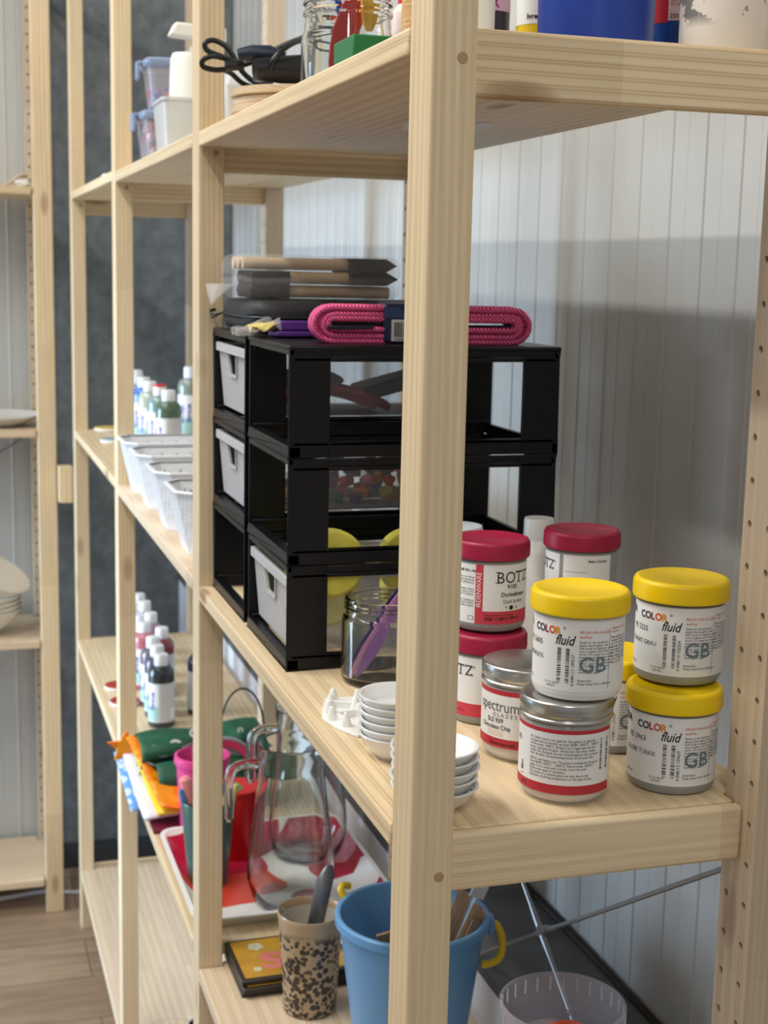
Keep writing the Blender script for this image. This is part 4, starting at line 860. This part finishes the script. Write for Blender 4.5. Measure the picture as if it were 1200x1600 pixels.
jug(-1.120, .212, 'second clear glass jug farther back on the patterned tray', JH+.1)
# green cup of pens
GC = mat('dark_green_ceramic', (74, 100, 94), .28)
t = thing('pen_cup', 'dark green tapered cup of pens standing at the front of the tray', 'cup', (-1.058, .0505, ZT2))
MB().lathe([(.0001, .001), (.0255, .001), (.0270, 0), (.0285, .003), (.0385, .124), (.0378, .126), (.0362, .124), (.0270, .006), (.0001, .005)], 64).build('cup_body', GC, t)
wrap_label('cup_mark', .0372, facing(-1.058, .0505)+.2, [('t', '©', .004, .100, .010, mat('cup_mark', (170, 184, 178), .5), {})], t)
gp = 'pens in the dark green cup'
PENS = [((-.012, -.016), (246, 150, 150), 'pink and peach', .155), ((-.018, -.006), (70, 176, 180), 'turquoise', .150), ((-.002, -.020), (80, 130, 170), 'blue', .142), ((.004, .016), (232, 214, 150), 'cream', .158), ((.010, .020), (214, 190, 120), 'straw-coloured', .150), ((-.004, .012), (64, 120, 150), 'steel blue', .146), ((.012, .004), (110, 80, 130), 'violet', .140)]
for (dx, dy), c, nm, hh in PENS:
    m_ = mat('pen_'+nm.replace(' ', '_'), c, .4); o = MB(); p0 = Vector((-1.058+dx*.3, .0505+dy*.3, ZT2+.006)); p1 = Vector((-1.058+dx*1.6, .0505+dy*1.9, ZT2+hh)); d = p1-p0
    r_ = .0085 if nm.startswith('pink') else .0045
    o.tube([p0, p0+d*.70, p0+d*.74, p0+d*.97, p1], [.004, .004, r_, r_, r_*.6], 12)
    tag(o.build('marker_pen', m_), nm+' pen standing in the dark green cup', 'pen', gp)
RC = mat('red_cup', (200, 22, 26), .3)
t = thing('red_cup', 'bright red round tin with a green leaf, between the green cup and the jugs', 'tin', (-1.152, .112, ZT2))
MB().lathe([(.0001, 0), (.033, 0), (.034, .002), (.0345, .100), (.036, .101), (.036, .106), (.0001, .1065)], 56).build('tin_body', RC, t)
mb = MB(); mb.add([(.005+.016*math.cos(a)*(1+.4*math.sin(3*a)), -.008+.014*math.sin(a), .1069) for a in [2*PI*i/24 for i in range(24)]], [tuple(range(24))]); mb.build('leaf_print', mat('leaf_green', (60, 136, 84), .4), t)
# pink bin
PK = mat('hot_pink_plastic', (226, 76, 146), .38, sss=.04)
t = thing('pink_pail', 'hot pink plastic pail of paper strips behind the green cup', 'pail', (-1.272, .080, ZM))
MB().lathe([(.0001, .001), (.033, .001), (.034, 0), (.035, .003), (.0405, .108), (.0440, .109), (.0445, .112), (.0435, .121), (.0395, .122), (.0385, .116), (.033, .006), (.0001, .004)], 60).build('pail_body', PK, t)
MB().box(-.004, .014, -.062, -.030, 0, .012).build('pail_foot', PK, t, loc=(.028, .002, 0), rot=(0, 0, .3), bevel=.003)
for k, (dx, dy, c, nm) in enumerate(((-.012, -.008, (150, 116, 96), 'brown'), (.006, -.012, (170, 30, 100), 'magenta'), (.014, .006, (96, 40, 70), 'plum'), (-.006, .014, (190, 176, 160), 'grey card'))):
    o = MB().box(-.002, .002, -.011, .011, 0, .142-.006*k).build('card_strip', mat('strip_'+nm.replace(' ', '_'), c, .6), loc=(-1.272+dx, .082+dy, ZM+.006), rot=(.10*(k-1), .08, .2*k)); tag(o, nm+' strip standing in the hot pink pail', 'card strip', 'strips in the pink pail')
t = thing('round_lid', 'round translucent dish with pink rim standing upright behind the pink pail', 'dish', (-1.352, .128, ZM))  # a container lid stood on edge, not a dish
MB().lathe([(.0001, .002), (.050, .002), (.056, .000), (.059, .002), (.059, .007), (.056, .008), (.0545, .005), (.0001, .004)], 64, axis='X').build('lid_disc', mat('milky_plastic', (216, 222, 226), .3, 0, .45), t, loc=(0, 0, .0595), rot=(0, -.18, 0))
MB().lathe([(.042, .007), (.0535, .007), (.0535, .011), (.042, .011), (.042, .007)], 64, axis='X').build('pink_ring', mat('rose_rim', (214, 66, 104), .35), t, loc=(0, 0, .0595), rot=(0, -.18, 0))
hp = [(-1.335, .120+.0365*(1-math.cos(a))*1.0, ZM+.130+.075*math.sin(a)) for a in [PI*i/20 for i in range(21)]]
tag(MB().tube([(-1.335, .120, ZM+.002)] + hp + [(-1.335, .193, ZM+.002)], .0017, 8).build('wire_hoop', BLACKP), 'thin black wire hoop standing behind the jug handles', 'wire hoop')
# heap of bags and papers at the left end
def sheet(name, fn, m, lab, cat, th=.0008, nu=16, nv=14, grp=None):
    o = MB().grid(fn, nu, nv).build(name, m, solid=th, ang=60); return tag(o, lab, cat, grp)
tag(MB().box(-.085, .085, -.082, .082, 0, .006).build('notebook', mat('dark_red_cover', (112, 20, 44), .45), loc=(-1.345, .083, ZM+.0005), bevel=.001), 'dark red notebook at the very bottom of the paper heap', 'notebook')
sheet('paper_bag', lambda u, v: (-1.50+.215*u, -.018+.16*v+.008*u, ZM+.016+.040*(1-u)**1.3+.006*math.sin(PI*v)), mat('white_paper', (232, 230, 236), .6), 'white printed paper bag lying on the dark red notebook', 'paper bag', .005)
mbp = speckle('blue_print', (112, 164, 226), (200, 216, 240), 60)
sheet('blue_napkin', lambda u, v: (-1.515+.165*u, -.031+.10*v+.008*u, ZM+.006+.045*(1-u)**.9+.003*math.sin(7*v)), mbp, 'pale blue patterned paper at the shelf edge, lowest at the far left of the heap', 'paper', .0015)
sheet('yellow_bag', lambda u, v: (-1.47+.20*u, -.006+.15*v+.016*u, ZM+.028+.046*(1-u)**1.2+.004*math.sin(9*u)*math.sin(6*v)), noise_mat('yellow_foil', (236, 196, 20), (246, 220, 70), 25, .3), 'yellow glossy bag under the orange one', 'bag', .003)
OG = speckle('orange_print', (240, 150, 20), (246, 130, 20), 34, (250, 172, 40))
sheet('orange_bag', lambda u, v: (-1.485+.22*u, -.014+.14*v+.030*u, ZM+.040+.045*(1-u)**1.1+.006*math.sin(8*v+3*u)*(1-.5*v)+.003*math.sin(20*u)), OG, 'orange patterned bag with a gathered end hanging over the shelf edge', 'bag', .003)
mb = MB(); sp = []
for i in range(10): a = 2*PI*i/10+.3; r_ = .034 if i % 2 == 0 else .016; sp.append((r_*math.cos(a), r_*math.sin(a)*.85))
mb.prism(sp, -.003, .003, fn=lambda x, y, z: (z+.1*x, x, y)); tag(mb.build('orange_bag_tip', OG, loc=(-1.492, -.012, ZM+.068), bevel=.001), 'star-shaped gathered orange tip poking out in front of the post', 'bag')
def green_mat():
    m = speckle('green_letter_print', (18, 84, 56), (230, 236, 230), 22); return m
GM = noise_mat('dark_green_cloth', (14, 76, 50), (22, 96, 64), 40, .6, bump=.2)
t = thing('green_cloth_bag', 'dark green rolled cloth bag with white letters behind the pink pail', 'cloth bag', (-1.43, .10, ZM+.04))
def lump(u, v):
    a = 2*PI*v; r_ = .034+.006*math.sin(3*a)+.004*math.sin(9*u); y = -.10+.205*u
    return (r_*math.cos(a)*1.25, y, .036+r_*math.sin(a)*.85+.012*u)
mb = MB().grid(lump, 24, 28); mb.build('upper_roll', GM, t, ang=80, solid=.002)
mb = MB().grid(lambda u, v: (.070+.030*math.cos(2*PI*v), -.080+.14*u, .010+.026*math.sin(2*PI*v)+.004*math.sin(7*u)), 16, 26); mb.build('lower_roll', GM, t, ang=80, solid=.003)
m2 = MB()
for ch, y0, z0, sz, rot_ in (('o', -.085, .046, .030, .2), ('G', -.058, .052, .028, -.3), ('o', -.020, .070, .026, 0), ('B', -.090, .022, .022, .4), ('e', .020, .058, .024, .2), ('8', .060, .062, .024, 0)):
    vs, fs = text_geo(ch, sz, .03); c, s_ = math.cos(rot_), math.sin(rot_)
    m2.add([(.0475-abs((z0+x*s_+y*c)-.044)*.42, y0+x*c-y*s_, z0+x*s_+y*c) for x, y, _ in vs], fs)
m2.build('white_letters', PAPER, t)
m3 = MB()
for k, w_ in enumerate(('MERK', 'ECO&', 'PURE')):
    vs, fs = text_geo(w_, .013, .03); m3.add([(.0925-.3*abs(y), -.050+x, .008-.011*k+y) for x, y, _ in vs], fs)
m3.build('white_words', PAPER, t)
tag(MB().grid(lambda u, v: (-.06+.10*u, -.05+.15*v, .018+.020*math.sin(PI*u)+.010*math.sin(6*v)), 14, 18).build('green_cloth', GM, loc=(-1.37, .150, ZM+.045), solid=.004, ang=80), 'second dark green printed cloth seen through the jug handles', 'cloth')
t = thing('glue_gun', 'black corded tool lying on the dark green cloth bag', 'hand tool', (-1.375, .085, ZM+.095))
MB().tube([(0, -.020, 0), (0, .000, .006), (.0, .025, .004), (0, .045, 0)], [.007, .0135, .0145, .010], 14).build('tool_body', RUB, t)
MB().tube(spl([(0, -.018, 0), (.005, -.045, -.008), (-.02, -.075, -.016), (.01, -.060, -.022), (.02, -.01, -.020), (.02, .05, -.022)], 6), .0026, 8).build('cable', RUB, t)

# ------------------------------------------------------------------ white baskets, z = .002
ZB = .0025
WB = mat('white_basket', (232, 234, 236), .35, sss=.04)
def perf_mat():
    m = bpy.data.materials.new('woven_plastic'); m.use_nodes = True; L = m.node_tree.links; b = m.node_tree.nodes['Principled BSDF']
    tc = N(m, 'ShaderNodeTexCoord'); v = N(m, 'ShaderNodeTexVoronoi', Scale=150.0); v.inputs['Randomness'].default_value = 0
    mp = N(m, 'ShaderNodeMapping'); mp.inputs['Rotation'].default_value = (.78, .78, .78); L.new(tc.outputs['Object'], mp.inputs[0]); L.new(mp.outputs[0], v.inputs[0])
    bp = N(m, 'ShaderNodeBump', Strength=.6, Distance=.0015); L.new(v.outputs['Distance'], bp.inputs['Height']); L.new(bp.outputs[0], b.inputs['Normal'])
    b.inputs['Base Color'].default_value = lin((232, 234, 236)); b.inputs['Roughness'].default_value = .35; return m
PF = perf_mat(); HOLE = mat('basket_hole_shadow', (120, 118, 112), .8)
def basket(x, label):
    t = thing('plastic_basket', label, 'basket', (x, .127, ZB), 0, 'white plastic baskets'); W_, Lh, H = .066, .130, .091
    def oct(w, l, c, z): return [(w, -l+c, z), (w, l-c, z), (w-c, l, z), (-w+c, l, z), (-w, l-c, z), (-w, -l+c, z), (-w+c, -l, z), (w-c, -l, z)]
    loft(MB(), [oct(.046, .108, .014, 0), oct(W_-.003, Lh-.003, .02, H-.004), oct(W_-.0045, Lh-.0045, .02, H-.004), oct(.0445, .1065, .014, .002)], PF, cap0=True, cap1=True).build('basket_wall', PF, t, ang=20)
    loft(MB(), [oct(W_-.0045, Lh-.0045, .02, H-.005), oct(W_, Lh, .021, H-.005), oct(W_+.001, Lh+.001, .021, H-.002), oct(W_, Lh, .021, H), oct(W_-.0045, Lh-.0045, .02, H)], WB).build('rim', WB, t, bevel=.0005)
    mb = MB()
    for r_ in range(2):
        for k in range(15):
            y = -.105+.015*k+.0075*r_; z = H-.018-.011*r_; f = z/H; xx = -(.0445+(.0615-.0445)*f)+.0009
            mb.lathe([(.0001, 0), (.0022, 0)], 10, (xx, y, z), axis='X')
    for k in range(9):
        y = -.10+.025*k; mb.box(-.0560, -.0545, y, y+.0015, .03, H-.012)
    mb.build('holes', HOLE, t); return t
for x, lab in ((-1.060, 'white plastic basket nearest the camera, its woven end touching the front shelf edge'), (-1.250, 'second white plastic basket counted from the near post'), (-1.445, 'third white plastic basket counted from the near post'), (-1.612, 'farthest white plastic basket with a row of holes under its rim')): basket(x, lab)
t = MB().bar((-1.04, .03, .04), (-1.06, .10, .062), .006, .002).bar((-1.02, .02, .035), (-1.06, .07, .070), .006, .002).build('white_tag', PAPER); tag(t, 'white folded strip inside the nearest white basket', 'strip')

# ------------------------------------------------------------------ squeeze bottles on the far shelves
CAPW = mat('white_cap', (238, 240, 243), .35, sss=.03); LG = mat('label_mint', (170, 206, 196), .5); PUL = mat('label_purple_ink', (72, 66, 160), .5)
def squeeze(x, y, z, c, label, grp, capc=None, scale=1, rot=0, lbl=True):
    t = thing('paint_bottle', label, 'paint bottle', (x, y, z), 0, grp); k = scale
    m_ = mat('paint_%d_%d_%d' % c, c, .25, 0, 0, coat=.3); R = .0255*k
    MB().lathe([(.0001, 0), (R-.002, 0), (R, .002), (R, .103*k), (R-.0015, .112*k), (R-.006, .1185*k), (.012*k, .121*k), (.011*k, .124*k)], 40).build('bottle_body', m_, t)
    MB().lathe([(.0132*k, .1215*k), (.0138*k, .123*k), (.0134*k, .141*k), (.0124*k, .1435*k), (.0001, .144*k)], 32).build('cap', capc or CAPW, t)
    if lbl:
        th = facing(x, y)+rot; it = [('r', -.060*k, .038*k, .012*k, .090*k, mat('label_film', (206, 208, 214), .35), 0), ('r', -.060*k, -.004*k, .012*k, .088*k, PAPER, 1), ('r', -.060*k, -.006*k, .014*k, .044*k, LG, 2),
              ('t', 'Stroke', -.0145*k, .036*k, .0135*k, PUL, dict(rot=1, b=.03, lay=3)), ('t', '&Coat', -.029*k, .034*k, .0135*k, PUL, dict(rot=1, b=.03, lay=3)),
              ('r', .018*k, .033*k, .018*k, .040*k, PAPER, 2), ('b', .020*k, .031*k, .021*k, .037*k, INK, 3)]
        wrap_label('label', R, th, it, t)
    return t
gl_ = 'paint bottles on the far low shelf'; zl = -.498
LOW = [(-1.832, .098, (48, 54, 56), 'near-black paint bottle, nearest of the low row behind the green bag'), (-1.900, .100, (88, 78, 96), 'dusky violet paint bottle just behind the near-black one'), (-1.968, .101, (110, 94, 106), 'mauve paint bottle, third in the low row'),
       (-2.040, .130, (128, 56, 62), 'dark red paint bottle standing slightly right in the low row'), (-2.095, .102, (196, 116, 122), 'pink paint bottle at the left of the low row'), (-2.175, .126, (160, 130, 150), 'pale lilac paint bottle deep in the low row'), (-2.285, .128, (190, 184, 190), 'pale grey paint bottle deep in the low row'), (-2.365, .126, (200, 196, 190), 'farthest paint bottle of the low row')]
for x, y, c, lab in LOW: squeeze(x, y, zl, c, lab, gl_)
squeeze(-1.893, .1850, zl, (64, 60, 84), 'dark indigo paint bottle standing alone right of the low row', gl_, rot=-.9)
gu = 'paint bottles on the far middle shelf'; zu = .0068
UP = [(-1.935, .130, (82, 104, 84), 'sage green paint bottle with white cap, nearest of the upper row', None), (-2.060, .131, (126, 152, 148), 'grey-green paint bottle with the only red cap top', 1), (-2.155, .124, (180, 190, 170), 'pale paint bottle behind the red-capped one', None), (-2.262, .126, (74, 118, 196), 'bright blue paint bottle in the upper row', None),
      (-2.350, .123, (112, 146, 204), 'light blue paint bottle in the upper row', None), (-2.425, .132, (190, 196, 200), 'second-last paint bottle of the upper row', None), (-2.490, .140, (150, 156, 150), 'last paint bottle of the upper row, by the end frame', None)]
for x, y, c, lab, rc in UP:
    t = squeeze(x, y, zu, c, lab, gu)
    if rc: MB().lathe([(.0136, .1395), (.0136, .1438), (.0001, .1452)], 28).build('red_cap_top', mat('red_cap_top', (216, 66, 56), .35), t)
squeeze(-2.32, .238, zu, (136, 146, 134), 'large grey-green bottle standing apart at the back of the upper row', gu, scale=1.13, rot=.6)
# small glazed test discs
def tdisc(x, y, z, c, lab, r=.032):
    t = thing('glaze_disc', lab, 'disc', (x, y, z), 0, None)
    MB().lathe([(.0001, 0), (r*.9, 0), (r, .003), (r, .0065), (r*.96, .0082)], 40).build('clay_base', mat('raw_white_clay', (228, 222, 212), .7), t)
    MB().lathe([(r*.985, .0072, .0003), (r*.93, .0090, .0003), (r*.7, .0100), (.0001, .0100)], 64).build('glazed_top', mat('disc_%d' % c[0], c, .35), t)
tdisc(-2.50, .078, zu, (216, 190, 96), 'yellow ribbed disc on the far middle shelf', .036)
tdisc(-2.27, .064, zu, (140, 172, 178), 'blue grey disc half behind the post on the far middle shelf')
tdisc(-2.10, .048, zl, (176, 62, 50), 'brick red disc on the far low shelf, farther of the two')
tdisc(-1.985, .046, zl, (170, 56, 48), 'brick red disc on the far low shelf, nearer of the two')
# clear bowl and dark glass at the foot
o = MB().lathe([(.0001, 0), (.030, 0), (.045, .012), (.052, .05), (.0535, .058), (.052, .0585), (.050, .05), (.043, .015), (.028, .003), (.0001, .003)], 56).build('glass_bowl', GLASS, loc=(-1.61, .082, -1.085)); tag(o, 'clear glass bowl on the lowest board at the bottom edge', 'glass bowl')
t = thing('dark_glass', 'dark green drinking glass at the bottom edge beside the clear bowl', 'glass', (-1.565, .140, -1.085))
MB().lathe([(.0001, 0), (.028, 0), (.034, .09), (.033, .0905), (.031, .088), (.0255, .006), (.0001, .006)], 48).build('glass_body', mat('dark_green_glass', (18, 44, 42), .05, 0, .5), t)
MB().lathe([(.034, .088), (.0345, .090), (.034, .092), (.033, .0905)], 48).build('glass_rim', mat('bright_glass_rim', (190, 200, 210), .05, 0, .4), t)

# ------------------------------------------------------------------ upper shelf of the second bay
ZX = .5488
CLR = mat('clear_box', (226, 222, 232), .1, alpha=.2); LIDB = mat('blue_grey_lid', (150, 168, 200), .3, alpha=.85)
BD = [(178, 40, 60), (60, 70, 150), (206, 90, 150), (226, 196, 180), (70, 130, 180), (200, 60, 110), (110, 60, 130), (220, 120, 130)]
def clipbox(x, y, z, label, bead_h, seed, rz):
    t = thing('clip_lid_box', label, 'storage box', (x, y, z), rz, 'clip-lid boxes of beads'); h = .064
    loft(MB(), [sec(.037, .032, .012, 0), sec(.044, .039, .014, h), sec(.0425, .0375, .013, h), sec(.0355, .0305, .011, .0015)], CLR, cap0=True, cap1=True).build('box_body', CLR, t)
    loft(MB(), [sec(.046, .041, .015, h-.004), sec(.048, .043, .015, h), sec(.048, .043, .015, h+.006), sec(.044, .039, .013, h+.009)], LIDB, cap0=True, cap1=True).build('lid', LIDB, t)
    MB().box(-.012, .012, -.052, -.047, h-.020, h+.006).box(-.012, .012, -.049, -.042, h+.002, h+.007).build('clip', LIDB, t, bevel=.001)
    rr = random.Random(seed); mb = MB()
    ms = [mat('bead_%d' % i, c, .35) for i, c in enumerate(BD)]
    for k in range(120):
        q = rr.random()*bead_h; mb.sphere((rr.uniform(-.031, .031), rr.uniform(-.027, .027), .006+q), rr.uniform(.005, .0075), ms[rr.randrange(8)], 8, 5)
    b = mb.build('beads', ms[0], t); b['kind'] = 'stuff'; return t
clipbox(-1.405, .045, ZX, 'clip-lid clear box full of coloured beads, lower of the two', .050, 3, .05)
clipbox(-1.395, .052, ZX+.076, 'clip-lid clear box a third full of red and blue beads, upper of the two', .022, 4, -.04)
MLK = mat('milky_white_plastic', (222, 225, 224), .25, alpha=.72)
t = thing('white_container', 'milky white square container beside the bead boxes, front corner at the shelf edge', 'container', (-1.175, .045, ZX))
mb = MB(); loft(mb, [sec(.046, .040, .008, 0), sec(.052, .044, .009, .062), sec(.054, .046, .009, .063), sec(.054, .046, .009, .067)], MLK, cap0=True, cap1=True); mb.build('container_body', MLK, t, ang=30)
t = thing('white_container', 'taller white container with a sloped corner, right behind the small square one', 'container', (-1.150, .122, ZX))
mb = MB(); loft(mb, [sec(.046, .036, .006, 0), sec(.050, .040, .006, .085), [(x*.72, y*.72, .112) for x, y in rrect(.050, .040, .006)]], MLK, cap0=True, cap1=True); mb.build('container_body', MLK, t, ang=30)
o = MB().lathe([(.0001, 0), (.030, 0), (.034, .02), (.030, .135), (.027, .143), (.0001, .145)], 40).build('white_cup', mat('ivory_plastic', (228, 224, 212), .35), loc=(-1.262, .062, ZX)); tag(o, 'ivory tapered plastic cup standing behind the square white container', 'cup')
t = thing('iron_handle', 'ivory plastic handle sticking out sideways above the white cup', 'handle', (-1.262, .062, ZX+.146))
MB().tube(spl([(0, 0, .0), (0, .010, .012), (0, .012, .026)], 4), .006, 10).build('stem', mat('ivory_plastic', (228, 224, 212), .35), t)
MB().add([(-.014, -.034, .020), (.014, -.034, .020), (.014, .05, .014), (-.014, .05, .014), (-.012, -.024, .040), (.012, -.024, .040), (.012, .05, .036), (-.012, .05, .036)], [(0, 3, 2, 1), (4, 5, 6, 7), (0, 1, 5, 4), (1, 2, 6, 5), (2, 3, 7, 6), (3, 0, 4, 7)]).build('grip', mat('ivory_plastic', (228, 224, 212), .35), t, bevel=.004)
o = MB().box(-.015, .015, -.01, .01, 0, .006).build('white_scrap', PAPER, loc=(-1.93, .016, .5528), bevel=.002); tag(o, 'tiny white scrap on the front edge of the far high shelf', 'scrap')

# ------------------------------------------------------------------ separate left unit
CR = mat('cream_bisque', (222, 214, 200), .6)
t = MB().lathe([(.0001, 0), (.055, 0), (.060, .003), (.095, .016), (.112, .026), (.1125, .029), (.110, .0295), (.092, .020), (.055, .009), (.0001, .008)], 72).build('plate', mat('pale_grey_plate', (214, 212, 206), .3), loc=(-2.765, -.170, -.006)); tag(t, 'pale grey round plate on the left unit', 'plate')
for k in range(5):
    r0 = .100
    o = MB().lathe([(.0001, 0), (.034, 0), (.038, .004), (.075, .030), (.099, .062), (.1005, .066), (.098, .0665), (.072, .034), (.034, .009), (.0001, .008)], 64).build('cream_bowl', CR, loc=(-2.755, -.218 if k < 4 else -.214, -.528+.012*k if k < 4 else -.528+.106), rot=(0, 0, 0) if k < 4 else (-.42, .25, 0))
    tag(o, ('bottom cream bowl of the stack', 'second cream bowl up in the stack', 'third cream bowl up in the stack', 'fourth cream bowl up in the stack', 'top cream bowl, tipped to one side on the stack')[k]+' on the left unit', 'bowl', 'stack of cream bowls')
o = MB().grid(lambda u, v: (-2.78+.10*u, -.30+.215*v, .567+.016+.013*math.sin(14*v+.8)+.003*math.sin(6*u)), 10, 40).build('wavy_wrapping', mat('tan_paper', (214, 192, 160), .7), solid=.002); tag(o, 'wavy tan wrapping paper on the top board of the left unit', 'wrapping paper')
o = MB().sphere((0, 0, 0), .016, n=16, sc=(1, 1.3, .6), noise=.2).build('white_tissue', PAPER, loc=(-2.69, -.10, .5755)); tag(o, 'scrap of white tissue at the right end of the wavy wrapping', 'tissue')
o = MB().tube(spl([(-2.80, -1.2, FZ+.006), (-2.78, -.6, FZ+.006), (-2.745, -.25, FZ+.006), (-2.76, -.08, FZ+.006), (-2.74, .02, FZ+.006), (-2.80, .2, FZ+.006)], 8), .0055, 10).build('power_cable', mat('white_cable', (226, 230, 240), .4)); tag(o, 'white power cable along the floor under the left unit', 'cable')
